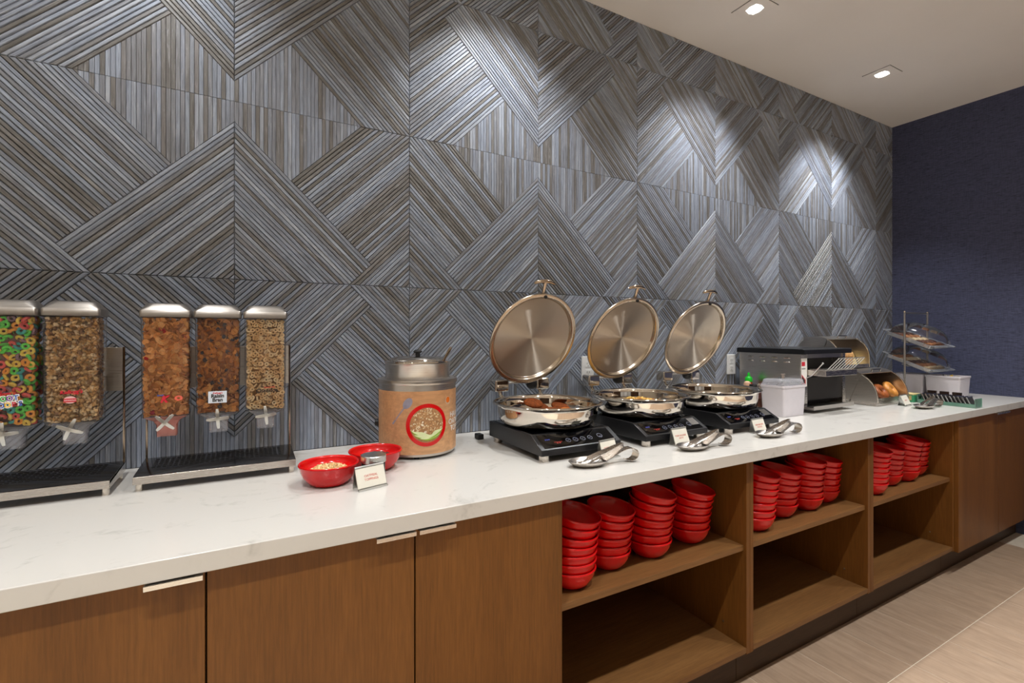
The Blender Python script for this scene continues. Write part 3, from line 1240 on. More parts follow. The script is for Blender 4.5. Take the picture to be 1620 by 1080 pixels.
XC_L = [RL0 + 0.0655, -0.5145, -0.3915]
XC_R = [-0.1935, -0.0695, 0.0535]
canister(XC_L[0], 'clear cereal canister beyond the rainbow loops canister', 10)
cf = canister(XC_L[1], 'clear canister full of multicoloured rainbow cereal loops', 4)
cg = canister(XC_L[2], 'clear canister full of golden granola clusters', 68)
ck = canister(XC_R[0], 'clear canister of golden flakes with strawberries and a pink red spout', 48, 'clear_red')
cr = canister(XC_R[1], 'clear canister of brown bran flakes with raisins, white label on it', 4)
co = canister(XC_R[2], 'clear canister full of pale oat rings', 6)


# the cereals themselves
def shell_points(n_front, n_side, pitch, layers, jit):
    """points just inside the front, the two sides and the top of a canister"""
    pts = []
    w, d = CW * 0.945 - 0.006, CD * 0.95 - 0.006
    nz = int((CZT - CZB - 0.012) / pitch)
    for l in range(layers):
        dy = pitch * 0.36 + l * pitch * 0.62
        nx = int(w / pitch) + 1
        for j in range(nz + 1):
            z = CZB + 0.005 + pitch * 0.4 + j * (CZT - CZB - 0.012 - pitch * 0.6) / nz
            f = 1.0 + 0.05 * (z - CZB) / (CZT - CZB)
            for i in range(nx):
                x = (-w / 2 + pitch * 0.45 + (w - pitch * 0.9) * ((i + (0.5 if (j + l) % 2 else 0.0)) / (nx - 0.5))) * f
                pts.append((x, -d / 2 * f + dy, z))
        ny = int(d / pitch)
        for s in (-1, 1):
            for j in range(nz + 1):
                z = CZB + 0.005 + pitch * 0.4 + j * (CZT - CZB - 0.012 - pitch * 0.6) / nz
                f = 1.0 + 0.05 * (z - CZB) / (CZT - CZB)
                for i in range(1, ny):
                    pts.append((s * (w / 2 * f - dy), -d / 2 + pitch * 0.4 + (d - pitch * 0.8) * (i + 0.3 * (j % 2)) / ny, z))
    p = np.array(pts)
    p += RNG.normal(0, jit, p.shape) * np.array([1, 0.55, 1])
    hw, hd = w / 2, d / 2
    m = pitch * 0.42
    p[:, 0] = np.clip(p[:, 0], -hw + m, hw - m)
    p[:, 1] = np.clip(p[:, 1], -hd + m * 0.7, hd - m)
    p[:, 2] = np.clip(p[:, 2], CZB + m, CZT - m)
    return p


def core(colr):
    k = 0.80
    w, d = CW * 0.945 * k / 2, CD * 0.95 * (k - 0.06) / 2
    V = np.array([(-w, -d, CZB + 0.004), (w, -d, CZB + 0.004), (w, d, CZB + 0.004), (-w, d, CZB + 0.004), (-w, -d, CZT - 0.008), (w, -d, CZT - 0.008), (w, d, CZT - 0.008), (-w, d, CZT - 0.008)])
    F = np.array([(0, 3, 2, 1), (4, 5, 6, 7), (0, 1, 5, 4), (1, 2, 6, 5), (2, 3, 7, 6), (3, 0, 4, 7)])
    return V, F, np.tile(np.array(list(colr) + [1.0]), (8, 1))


def cereal(name, xc, parts, label):
    V, F, C = join_np(parts)
    # pieces press flat against the inside of the canister
    h = CZT - CZB
    V[:, 2] = np.clip(V[:, 2], CZB + 0.0006, CZT - 0.0025)
    f = np.interp(V[:, 2] - CZB, [0.0, 0.06, h], [0.945, 0.965, 1.0])
    g = np.interp(V[:, 2] - CZB, [0.0, 0.06, h], [0.95, 0.965, 1.0])
    hx, hy = CW / 2 * f - 0.0013, CD / 2 * g - 0.0013
    V[:, 0] = np.clip(V[:, 0], -hx, hx)
    V[:, 1] = np.clip(V[:, 1], -hy, hy)
    over = np.maximum(0.0, (np.abs(V[:, 0]) - hx) + (np.abs(V[:, 1]) - hy) + 0.0045)      # rounded corners
    V[:, 0] -= np.sign(V[:, 0]) * over * 0.5
    V[:, 1] -= np.sign(V[:, 1]) * over * 0.5
    V = V + np.array([xc, CY, 0])
    return tag(np_mesh(name, V, F, M['cereal'], colors=C), label, 'cereal', kind='stuff')


def loops(pitch, R, r, cols, corecol, face=0.45):
    TV, TF = torus_t(R, r, 12, 6)
    P = shell_points(0, 0, pitch, 2, pitch * 0.16)
    n = len(P)
    Rm = rand_rot(n)
    # many rings lie flat against the front
    Rx = np.array(Matrix.Rotation(math.pi / 2, 3, 'X'))
    flat = RNG.random(n) < face
    small = rand_rot(n)
    for i in np.where(flat)[0]:
        e = Matrix.Rotation(RNG.normal(0, 0.35), 3, 'X') @ Matrix.Rotation(RNG.normal(0, 0.35), 3, 'Z') @ Matrix.Rotation(math.pi / 2, 3, 'X')
        Rm[i] = np.array(e)
    cc = np.array(cols)[RNG.integers(0, len(cols), n)] * RNG.uniform(0.9, 1.08, (n, 1))
    return [instances(TV, TF, P, Rm, RNG.uniform(0.9, 1.06, n), cc), core(corecol)]


def flakes(pitch, size, cols, corecol, extra=()):
    out = [core(corecol)]
    P = shell_points(0, 0, pitch, 2, pitch * 0.3)
    n = len(P)
    idx = RNG.integers(0, 6, n)
    for s in range(6):
        TV, TF = flake_t(s + 3)
        q = P[idx == s]
        m = len(q)
        cc = np.array(cols)[RNG.integers(0, len(cols), m)] * RNG.uniform(0.8, 1.15, (m, 1))
        out.append(instances(TV, TF, q, rand_rot(m), RNG.uniform(0.75, 1.15, m) * size, cc))
    for (cnt, sz, cls, flat) in extra:
        sel = P[RNG.integers(0, n, cnt)]
        sel[:, 1] -= 0.001
        TV, TF = flake_t(40) if flat else blob_t(77, 8, 6, 0.3)
        cc = np.array(cls)[RNG.integers(0, len(cls), cnt)] * RNG.uniform(0.85, 1.1, (cnt, 1))
        out.append(instances(TV, TF, sel, rand_rot(cnt), RNG.uniform(0.8, 1.2, cnt) * sz, cc))
    return out


def clusters(pitch, size, cols, corecol):
    out = [core(corecol)]
    P = shell_points(0, 0, pitch, 2, pitch * 0.3)
    n = len(P)
    idx = RNG.integers(0, 5, n)
    for s in range(5):
        TV, TF = blob_t(20 + s, 7, 5, 0.45)
        TV = TV * np.array([1.25, 0.9, 0.7])
        q = P[idx == s]
        m = len(q)
        cc = np.array(cols)[RNG.integers(0, len(cols), m)] * RNG.uniform(0.8, 1.15, (m, 1))
        out.append(instances(TV, TF, q, rand_rot(m), RNG.uniform(0.7, 1.25, m) * size, cc))
    return out


L3 = lambda *hs: [c(h)[:3] for h in hs]
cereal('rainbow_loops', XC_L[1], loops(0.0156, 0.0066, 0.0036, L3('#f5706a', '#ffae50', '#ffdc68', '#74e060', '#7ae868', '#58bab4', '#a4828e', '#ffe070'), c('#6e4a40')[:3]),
       'multicoloured red, green, yellow and purple cereal loops filling a canister')
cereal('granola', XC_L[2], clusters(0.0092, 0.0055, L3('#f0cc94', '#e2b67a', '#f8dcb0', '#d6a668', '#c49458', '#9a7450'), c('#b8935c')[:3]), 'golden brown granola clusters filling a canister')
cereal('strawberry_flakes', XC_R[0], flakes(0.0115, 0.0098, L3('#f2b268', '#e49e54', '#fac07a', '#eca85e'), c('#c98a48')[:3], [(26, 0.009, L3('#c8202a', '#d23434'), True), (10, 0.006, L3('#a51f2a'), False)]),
       'golden cereal flakes with red strawberry pieces filling a canister')
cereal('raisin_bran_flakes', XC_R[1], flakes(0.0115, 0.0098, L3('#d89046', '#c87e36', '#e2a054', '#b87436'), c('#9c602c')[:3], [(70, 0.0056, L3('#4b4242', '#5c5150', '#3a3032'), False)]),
       'brown bran flakes with dark raisins filling a canister')
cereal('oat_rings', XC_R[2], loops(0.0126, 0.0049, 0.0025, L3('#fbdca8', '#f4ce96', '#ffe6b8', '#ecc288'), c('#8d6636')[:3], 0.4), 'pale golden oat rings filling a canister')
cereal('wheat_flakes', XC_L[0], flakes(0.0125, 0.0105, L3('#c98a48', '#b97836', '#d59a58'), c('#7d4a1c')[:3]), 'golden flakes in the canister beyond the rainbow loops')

# printed brand stickers on the canister fronts
yl = -CD / 2 * 0.972 - 0.0012


def sticker(t, body, size, mat, x, z, off=0.0, sx=1.0, shear=0.0, ry=0.0, dy=0.0, ext=0.0002):
    return text('sticker_text', body, size, mat, t, (x, yl - dy, z), (math.radians(90), -ry, 0), off, ext, sx, shear=shear)


sticker(cf, "Kellogg's", 0.0125, M['ink_crimson'], -0.004, 0.082, 0.0003, 1.0, 0.2, 0.05)
px = -0.026
for i, (ch, mt) in enumerate(zip('FROOT', ('ink_blue', 'ink_crimson', 'ink_green', 'ink_purple', 'ink_blue'))):
    sticker(cf, ch, 0.0178, M['ink_white'], px + i * 0.0115, 0.067 + 0.0012 * i, 0.0022, 0.9, 0, 0.06)
    sticker(cf, ch, 0.0165, M[mt], px + i * 0.0115, 0.067 + 0.0012 * i, 0.0004, 0.9, 0, 0.06, 0.0005)
for i, (ch, mt) in enumerate(zip('LOOPS', ('ink_blue', 'ink_blue', 'ink_yellow', 'ink_crimson', 'ink_blue'))):
    sticker(cf, ch, 0.0178, M['ink_white'], px + 0.008 + i * 0.0115, 0.052 + 0.0012 * i, 0.0022, 0.9, 0, 0.06)
    sticker(cf, ch, 0.0165, M[mt], px + 0.008 + i * 0.0115, 0.052 + 0.0012 * i, 0.0004, 0.9, 0, 0.06, 0.0005)
sticker(cg, "Kellogg's", 0.0125, M['ink_crimson'], 0.0, 0.080, 0.0004, 1.0, 0.2, 0.04)
MB().lathe([(0.0, 0.0), (0.0125, 0.0), (0.0125, 0.0004), (0.0, 0.0004)], 28).move(Matrix.Translation((-0.002, yl, 0.060)) @ Matrix.Rotation(math.pi / 2, 4, 'X') @ Matrix.Diagonal((1, 0.75, 1, 1))).build('sticker_badge', plain('pale_pink_ink', '#e3b9b4', 0.5), cg)
MB().box(-0.0145, 0.0105, yl - 0.0012, yl - 0.0006, 0.0545, 0.0635).build('sticker_band', M['ink_crimson'], cg, bev=0.0)
sticker(cg, 'GRANOLA', 0.0055, M['ink_white'], -0.002, 0.059, 0.0, 0.9, 0, 0, 0.0014)
kk = text('sticker_text', 'K', 0.026, M['ink_crimson'], ck, (-0.004, yl, 0.048), (math.radians(90), 0, 0), 0.0012, 0.0002, 0.95, shear=0.35)
sticker(ck, 'Special', 0.0055, M['ink_blue'], -0.012, 0.060, 0.0002, 1.0, 0.2)
MB().lathe([(0.004, 0.0), (0.0095, 0.0), (0.0095, 0.0005), (0.004, 0.0005)], 20).move(Matrix.Translation((0.030, yl, 0.050)) @ Matrix.Rotation(math.pi / 2, 4, 'X') @ Matrix.Diagonal((1, 0.75, 1, 1))).build('sticker_strawberry', plain('coral_ink', '#ee6a55', 0.5), ck)
MB().box(-0.024, 0.022, yl - 0.0004, yl, 0.030, 0.064).build('sticker_card', plain('pale_blue_white_card', '#dbe2ea', 0.5), cr)
sticker(cr, "Kellogg's", 0.0068, M['ink_crimson'], -0.001, 0.0585, 0.0002, 1.0, 0.2, 0, 0.0006)
sticker(cr, 'Raisin', 0.0145, M['ink_black'], -0.001, 0.0500, 0.0006, 0.95, 0, 0, 0.0006)
sticker(cr, 'Bran', 0.0145, M['ink_black'], -0.001, 0.0385, 0.0006, 0.95, 0, 0, 0.0006)
sticker(co, 'General Mills', 0.0062, M['ink_red'], 0.010, 0.068, 0.0002, 0.9, 0, 0.02)
sticker(co, 'Cheerios', 0.0165, M['ink_black'], 0.003, 0.058, 0.0004, 0.95, 0, 0.02)

# ------------------------------------------------------------------ oatmeal kettle
KX, KY, KR = 0.543, -0.212, 0.136
t = thing('oatmeal_kettle', 'round wood print soup kettle with steel lid, red oatmeal bowl pictured on it', 'kettle', (KX, KY, ZC))
for k in range(3):
    a = math.radians(250 + 120 * k)
    MB().lathe([(0.0, 0.0), (0.009, 0.0), (0.009, 0.01), (0.0, 0.01)], 12, 0.11 * math.cos(a), 0.11 * math.sin(a)).build('foot', M['black_matte'], t)
MB().lathe([(0.0, 0.009), (KR - 0.006, 0.009), (KR - 0.006, 0.016), (KR - 0.002, 0.016), (KR - 0.001, 0.252), (0.0, 0.252)], 64).build('kettle_body', M['steel'], t)
wood_wrap = wood('printed_wood_wrap', '#c08c60', '#d6a67a', 'x', 0.35, 0.5)
MB().lathe([(KR - 0.0005, 0.018), (KR, 0.0182), (KR, 0.2285), (KR - 0.0005, 0.2288)], 72).build('wood_print_wrap', wood_wrap, t)
MB().lathe([(KR - 0.002, 0.248), (KR + 0.004, 0.250), (KR + 0.0055, 0.256), (KR + 0.003, 0.264), (KR - 0.012, 0.268), (0.112, 0.266)], 64).build('top_rim', M['steel'], t)
MB().lathe([(0.108, 0.262), (0.1115, 0.262), (0.1125, 0.268), (0.1135, 0.314), (0.116, 0.318), (0.1155, 0.321), (0.111, 0.320), (0.108, 0.314)], 64).build('inset_pot', M['steel'], t)
MB().lathe([(0.1125, 0.3195), (0.117, 0.3215), (0.116, 0.325), (0.104, 0.327), (0.098, 0.334), (0.080, 0.339), (0.03, 0.3415), (0.0, 0.342)], 64).build('lid', M['chrome'], t)
kb = MB().lathe([(0.0, 0.341), (0.008, 0.341), (0.0085, 0.351), (0.015, 0.355), (0.0155, 0.359), (0.011, 0.363), (0.0, 0.3645)], 24)
kb.build('lid_knob', M['black_matte'], t)
MB().tube([(0.066, -0.075, 0.318), (0.075, -0.078, 0.338), (0.088, -0.082, 0.362), (0.094, -0.084, 0.374)], [0.004, 0.0045, 0.006, 0.005], 10).build('spoon_handle', M['bronze'], t)
# thermostat knob and red indicator, on the side towards the dispensers
ak = math.atan2(0.30, -0.954)
kx, ky = math.cos(ak), math.sin(ak)
kn = MB().lathe([(0.0, 0.0), (0.013, 0.0), (0.0135, 0.004), (0.011, 0.013), (0.0, 0.014)], 18)
kn.move(Matrix.Translation((KR * kx, KR * ky, 0.108)) @ Matrix.Rotation(ak, 4, 'Z') @ Matrix.Rotation(math.pi / 2, 4, 'Y'))
kn.build('thermostat_knob', M['black_matte'], t)
# printed graphics follow the curved wrap
A0 = math.atan2(CAM_LOC[1] - KY, CAM_LOC[0] - KX)      # direction of the room side


def kb_bend(a0, z0, dr):
    r = KR + dr

    def f(p):
        a = A0 + a0 + p.x / KR
        return Vector((r * math.cos(a) + p.z * 0, r * math.sin(a), z0 + p.y))
    return f


def kb_print(name, polys, a0, z0, dr, mat):
    f = kb_bend(a0, z0, dr)
    mb = MB()
    for poly in polys:
        vs_ = [tuple(f(Vector((p[0], p[1], 0)))) for p in poly]
        mb._add(vs_, [tuple(range(len(vs_)))])
    return mb.build(name, mat, t, smooth=False)


def disc_polys(r0, r1, n=40, sx=1.0):
    out = []
    for i in range(n):
        a, b = 2 * math.pi * i / n, 2 * math.pi * (i + 1) / n
        out.append([(r0 * math.cos(a) * sx, r0 * math.sin(a)), (r1 * math.cos(a) * sx, r1 * math.sin(a)), (r1 * math.cos(b) * sx, r1 * math.sin(b)), (r0 * math.cos(b) * sx, r0 * math.sin(b))])
    return out


KB = 0.235       # angle of the pictured bowl
kb_print('printed_bowl_rim', disc_polys(0.0585, 0.0715), KB, 0.116, 0.0006, M['red'])
inner = []
for k in range(7):
    inner += disc_polys(0.0585 * k / 7.0 + 1e-5, 0.0585 * (k + 1) / 7.0)
kb_print('printed_bowl_inside', inner, KB, 0.116, 0.0005, plain('printed_oatmeal', '#a97a4e', 0.5, var=0.3, scale=140))
oat_cols = [plain('printed_oat_pale', '#e2cda6', 0.5), plain('printed_oat_tan', '#c79a68', 0.5), plain('printed_almond', '#efe3cb', 0.5)]
for ci in range(3):
    ps = []
    for i in range((130, 100, 26)[ci]):
        a = rg.uniform(0, 2 * math.pi)
        r = 0.0555 * math.sqrt(rg.random())
        x, y = r * math.cos(a), r * math.sin(a)
        if y < -0.026 - 0.15 * x:
            continue
        if ci == 2 and not (x < 0.008 and y < 0.012):
            continue
        s = rg.uniform(0.0022, 0.0042) * (1.35 if ci == 2 else 1)
        e = rg.uniform(0, 3.14)
        ps.append([(x + s * math.cos(q) * math.cos(e) - 0.6 * s * math.sin(q) * math.sin(e), y + s * math.cos(q) * math.sin(e) + 0.6 * s * math.sin(q) * math.cos(e)) for q in [2 * math.pi * k / 7 for k in range(7)]])
    kb_print('printed_oats', ps, KB, 0.116, 0.0007 + 0.0002 * ci, oat_cols[ci])


def slice_polys(x, y, r, a0, a1, th_):
    out = []
    n = 12
    for i in range(n):
        a, b = a0 + (a1 - a0) * i / n, a0 + (a1 - a0) * (i + 1) / n
        wa, wb = th_ * math.sin(math.pi * i / n) + 1e-4, th_ * math.sin(math.pi * (i + 1) / n) + 1e-4
        out.append([(x + (r - wa) * math.cos(a), y + (r - wa) * math.sin(a)), (x + r * math.cos(a), y + r * math.sin(a)), (x + r * math.cos(b), y + r * math.sin(b)), (x + (r - wb) * math.cos(b), y + (r - wb) * math.sin(b))])
    return out


gr, pg = plain('printed_apple_skin', '#8fb53a', 0.5), plain('printed_apple_flesh', '#e3ebb4', 0.5)
for i, (x, y, r, a0, a1) in enumerate([(-0.006, 0.016, 0.058, math.radians(214), math.radians(296)), (-0.002, 0.010, 0.059, math.radians(224), math.radians(302)), (0.002, 0.006, 0.057, math.radians(240), math.radians(318)), (0.006, 0.012, 0.056, math.radians(266), math.radians(332))]):
    kb_print('printed_apple_slice', slice_polys(x, y, r, a0, a1, 0.018), KB, 0.116, 0.0014 + 0.0003 * i, pg)
    kb_print('printed_apple_peel', slice_polys(x, y, r, a0, a1, 0.005), KB, 0.116, 0.0015 + 0.0003 * i, gr)
sp = plain('printed_spoon_grey', '#8d8a98', 0.4, var=0.2, scale=40)
sa = math.radians(52)
rot = lambda q: (q[0] * math.cos(sa) - q[1] * math.sin(sa), q[0] * math.sin(sa) + q[1] * math.cos(sa))
spoon = [[rot((0.034 + 0.0205 * math.cos(2 * math.pi * k / 18), 0.0135 * math.sin(2 * math.pi * k / 18))) for k in range(18)],
         [rot(q) for q in ((-0.055, -0.0028), (-0.052, -0.0034), (-0.015, -0.0018), (0.02, -0.0026), (0.02, 0.0026), (-0.015, 0.0018), (-0.052, 0.0034), (-0.055, 0.0028))]]
kb_print('printed_spoon', spoon, -0.40, 0.163, 0.0006, sp)
kb_print('printed_honey_cup', disc_polys(0.0005, 0.0140, 16, 0.95), 0.84, 0.192, 0.0006, plain('printed_glass_cup', '#c8a98c', 0.4))
kb_print('printed_honey', disc_polys(0.0003, 0.0105, 16, 0.95), 0.84, 0.194, 0.0009, plain('printed_honey_orange', '#dc6a10', 0.3))
for i, s in enumerate(['HAVE YOUR', 'OATMEAL &', 'TOP IT TOO']):
    text('printed_text', s, 0.026, M['ink_white'], t, (0, 0, 0), (0, 0, 0), 0.0004, 0.0, 1.0, kb_bend((0.93, 0.87, 0.95)[i], 0.140 - i * 0.024, 0.0007), align='LEFT')


# ------------------------------------------------------------------ induction cookers and chafing dishes
def cooker(x0, label, n):
    w = 0.335
    t = thing('induction_cooker', label, 'cooker', (x0 + w / 2, -0.385, ZC), 0, 'black countertop induction cookers')
    x1 = x0 + w
    bw(MB().prism([(-0.577, 0.9225), (-0.577, 0.942), (-0.575, 0.9435), (-0.512, 0.9785), (-0.508, 0.980), (-0.197, 0.980), (-0.195, 0.978), (-0.195, 0.9225)], x0, x1, 'x'), 'cooker_body', M['black'], t, bev=0.0015)
    bw(MB().box(x0 + 0.012, x1 - 0.012, -0.500, -0.205, 0.9795, 0.9815), 'glass_plate', M['glass_black'], t)
    sl = math.atan2(0.9785 - 0.9435, 0.063)
    Rm = Matrix.Translation((0, -0.575, 0.9435)) @ Matrix.Rotation(sl, 4, 'X')

    def onslope(mb, name, mat):
        return bw(mb.move(Rm), name, mat, t)
    onslope(MB().box(x0 + 0.016, x1 - 0.02, 0.004, 0.069, 0.0002, 0.0012), 'control_panel', M['glass_black'])
    ic = MB()
    for i, xx in enumerate((0.125, 0.155, 0.186, 0.217, 0.262)):
        r = 0.0095 if i < 4 else 0.0105
        ic.lathe([(r - 0.0012, 0.0014), (r, 0.0014), (r, 0.0018), (r - 0.0012, 0.0018)], 20, x0 + xx, 0.030 + 0.004 * (i == 4))
        ic.box(x0 + xx - 0.004, x0 + xx + 0.004, 0.0292, 0.0306, 0.0014, 0.0018)
    onslope(ic, 'touch_icon', M['icon'])
    onslope(MB().box(x0 + 0.066, x0 + 0.098, 0.027, 0.0285, 0.0014, 0.002).box(x0 + 0.074, x0 + 0.080, 0.021, 0.0245, 0.0014, 0.002).box(x0 + 0.084, x0 + 0.090, 0.021, 0.0245, 0.0014, 0.002), 'red_display', M['led_red'])
    onslope(MB().box(x0 + 0.038, x0 + 0.042, 0.041, 0.0455, 0.0014, 0.002).box(x0 + 0.045, x0 + 0.049, 0.041, 0.0455, 0.0014, 0.002).box(x0 + 0.052, x0 + 0.056, 0.041, 0.0455, 0.0014, 0.002), 'blue_display', M['led_blue'])
    vg = MB()
    for i in range(9):
        vg.box(x1 - 0.060 + i * 0.0045, x1 - 0.0578 + i * 0.0045, 0.026, 0.066, 0.0012, 0.0022)
    if n > 0:
        tag(onslope(vg, 'vent_rib', M['steel']), kind='stuff')
    for xx in (x0 + 0.026, x1 - 0.026):
        for yy in (-0.551, -0.222):
            bw(MB().lathe([(0.0, 0.0), (0.0165, 0.0), (0.0175, 0.002), (0.0175, 0.021), (0.016, 0.0228), (0.0, 0.0228)], 20).move(Matrix.Translation((xx, yy, ZC))), 'foot', M['steel_h'], t)
    return t


CK = [0.838, 1.292, 1.762]
for i, lb in enumerate(['black induction cooker beside the oatmeal kettle', 'middle black induction cooker of the three', 'black induction cooker beside the white bin and sauce bottles']):
    cooker(CK[i], lb, i)

PAN_Y, PAN_R = -0.352, 0.2
PAN_X = [1.006, 1.475, 1.945]
LID_C = [(1.022, -0.228, 1.297), (1.492, -0.236, 1.297), (1.957, -0.238, 1.297)]


def chafer(i, label):
    px = PAN_X[i]
    t = thing('chafing_dish', label, 'chafing dish', (px, PAN_Y, 0.9811), 0, 'round steel chafing dishes with raised lids')
    # pan: polished outside with a rolled rim
    prof = [(0.0, 0.0005), (0.145, 0.0005), (0.163, 0.004), (0.178, 0.015), (0.1865, 0.032), (0.1895, 0.050), (0.190, 0.066), (0.191, 0.0735), (0.198, 0.0765), (0.2055, 0.0785), (0.2082, 0.0815), (0.2065, 0.085), (0.202, 0.0865),
            (0.196, 0.0845), (0.189, 0.079), (0.187, 0.068), (0.1862, 0.052), (0.1825, 0.034), (0.172, 0.018), (0.15, 0.0085), (0.0, 0.007)]
    MB().lathe(prof, 72).build('pan', M['chrome'], t, angle=60)
    for s in (1,):
        hp = [(s * 0.187, -0.03, 0.060), (s * 0.206, -0.026, 0.060), (s * 0.215, -0.012, 0.056), (s * 0.2155, 0.012, 0.056), (s * 0.206, 0.026, 0.060), (s * 0.187, 0.03, 0.060)]
        MB().tube(hp, 0.0055, 10).build('side_handle', M['chrome'], t)
    # hinge: two polished blocks on a bracket behind the rim
    lc = LID_C[i]
    hy = (lc[1] + 0.078 + 0.035) - PAN_Y
    hz = lc[2] - 0.183 - 0.9811 - 0.008
    hx = lc[0] - px
    for s in (-1, 1):
        MB().box(hx + s * 0.099 - 0.032, hx + s * 0.099 + 0.032, hy - 0.030, hy + 0.026, hz - 0.0235, hz + 0.0265).build('hinge_block', M['chrome'], t, bev=0.008, seg=3)
        pth = [(hx + s * 0.097, hy, hz - 0.02), (hx + s * 0.097, hy - 0.006, hz - 0.042), (hx + s * 0.094, hy - 0.02, hz - 0.052)]
        MB().tube(pth, [0.010, 0.010, 0.012], 12).build('hinge_post', M['chrome'], t)
    MB().tube([(hx - 0.08, hy + 0.008, hz + 0.008), (hx + 0.08, hy + 0.008, hz + 0.008)], 0.0045, 12).build('hinge_bar', M['steel'], t)
    MB().sphere(hx + 0.05, hy - 0.014, hz + 0.001, 0.022, 16, (1.15, 1, 1)).build('hinge_clip', M['black_matte'], t)
    # lid: shallow spun disc seen from inside, flat rim, T handle
    lm = bpy.data.meshes
    mb = MB().lathe([(0.0, -0.0175), (0.09, -0.0140), (0.1715, -0.0100), (0.1735, -0.0098)], 96)
    lid = mb.build('lid', M['lid'], t, angle=60)
    n_ = Vector((0.0, -0.917, -0.399)).normalized()
    xax = Vector((1, 0, 0))
    yax = n_.cross(xax).normalized()
    if yax.z < 0:
        yax = -yax
        xax = -xax
    lid.matrix_local = Matrix(((xax.x, yax.x, n_.x, lc[0] - px), (xax.y, yax.y, n_.y, lc[1] - PAN_Y), (xax.z, yax.z, n_.z, lc[2] - 0.9811), (0, 0, 0, 1)))
    sgn = 1
    MB().lathe([(0.1735, -0.0098), (0.1765, -0.006), (0.179, 0.0035), (0.183, 0.0055), (0.191, 0.006), (0.197, 0.0045), (0.1985, 0.001), (0.197, -0.003), (0.188, -0.004), (0.175, -0.010), (0.160, -0.022), (0.10, -0.030), (0.0, -0.033)], 96).build('lid_rim', M['lid_rim'], lid, angle=50)
    y0 = sgn * 0.19
    hb = MB().tube([(0, y0, -0.006), (0, sgn * 0.206, -0.008), (0, sgn * 0.224, -0.009), (0, sgn * 0.241, -0.009)], [0.009, 0.0065, 0.0065, 0.008], 12)
    hb.tube([(-0.048, sgn * 0.234, -0.011), (-0.04, sgn * 0.238, -0.010), (-0.02, sgn * 0.2435, -0.009), (0, sgn * 0.245, -0.009), (0.02, sgn * 0.2435, -0.009), (0.04, sgn * 0.238, -0.010), (0.048, sgn * 0.234, -0.011)], [0.004, 0.0065, 0.0075, 0.008, 0.0075, 0.0065, 0.004], 12)
    hb.build('lid_handle', M['bronze'], lid)
    MB().sphere(0.006, sgn * 0.186, 0.006, 0.0075, 12).build('lid_stop', M['black_matte'], lid)
    return t


for i, lb in enumerate(['round steel chafing dish of sausage patties, lid raised, beside the kettle', 'round steel chafing dish with raised lid on the middle cooker', 'round steel chafing dish with raised lid beside the white bin']):
    chafer(i, lb)

# sausage patties in the first dish, folded eggs in the second
pb = MB().lathe([(0.0, -0.007), (0.030, -0.007), (0.037, -0.003), (0.0375, 0.002), (0.033, 0.0068), (0.015, 0.0085), (0.0, 0.008)], 22)
brown = plain('browned_sausage', '#6a3413', 0.8, var=0.45, scale=120, bump=0.5, spec=0.12)
orange = plain('golden_crust', '#b4662a', 0.8, var=0.4, scale=120, bump=0.5, spec=0.12)
pan0 = [o for o in bpy.data.objects if o.name == 'chafing_dish'][0]
pile = [pan0]


def patty(x, y, z, rx, ry, m):
    o = pb.build('sausage_patty', m, loc=(x, y, z), rot=(rx, ry, 0))
    drop(o, pile)
    pile.append(o)
    if m is orange:
        return tag(o, 'golden crusted patty, paler than the others in the first dish', 'patty')
    return tag(o, 'dark browned sausage patty in the chafing dish beside the kettle', 'patty', 'sausage patties in the chafing dish')


# two layers on the pan's floor, then the patties that show above the rim
for lay in range(2):
    for k in range(6):
        a = k * math.pi / 3 + lay * 0.5
        patty(1.006 + 0.0765 * math.cos(a), -0.352 + 0.0765 * math.sin(a), 1.012 + 0.018 * lay, 0, 0, brown)
for (x, y, rx, ry, m) in [(0.935, -0.375, 0.1, -0.1, brown), (1.015, -0.285, 0.3, 0.08, brown), (1.092, -0.315, 0.25, 0.1, brown), (0.965, -0.318, 0.3, 0.0, brown), (1.070, -0.405, 0.12, 0.05, orange), (0.998, -0.412, 0.1, 0.0, brown)]:
    patty(x, y, 1.085, rx, ry, m)
filling('scrambled_food', 1.475, -0.352, 1.014, 0.12, [c('#b98a3c')[:3], c('#a06a2c')[:3], c('#d2aa58')[:3]], 420, 0.011, 'golden brown food heaped in the middle chafing dish', 0.022)


# ------------------------------------------------------------------ spoon rests and tongs
def spoon_rest(loc, rz, label):
    t = thing('spoon_rest', label, 'spoon rest', loc, rz, 'steel spoon rests')
    # oval dish
    rings = []
    for (k, z) in ((0.0, 0.0012), (0.5, 0.0012), (0.75, 0.005), (0.92, 0.013), (1.0, 0.0185), (0.985, 0.0198), (0.90, 0.0145), (0.74, 0.0068), (0.5, 0.0030), (0.0, 0.0026)):
        kk = max(k, 0.004)
        rings.append([(0.066 * kk * math.cos(a) * (1.0 + 0.12 * (math.cos(a) < 0) * abs(math.cos(a))), 0.043 * kk * math.sin(a), z) for a in [2 * math.pi * q / 36 for q in range(36)]])
    MB().loft(rings, False, False).build('dish', M['steel'], t, angle=60)
    # strap handle: rises, then curls down under its end
    P = [(0.050, 0, 0.016), (0.080, 0, 0.026), (0.110, 0, 0.039), (0.135, 0, 0.046), (0.155, 0, 0.046), (0.170, 0, 0.039), (0.176, 0, 0.027), (0.171, 0, 0.014), (0.158, 0, 0.0065), (0.143, 0, 0.0055), (0.132, 0, 0.0105)]
    wd = [0.022, 0.017, 0.015, 0.015, 0.016, 0.017, 0.017, 0.017, 0.016, 0.014, 0.009]
    MB().band(P, [(0, w_, 0) for w_ in wd], 0.0016).build('handle', M['steel_h'], t, angle=60)
    return t


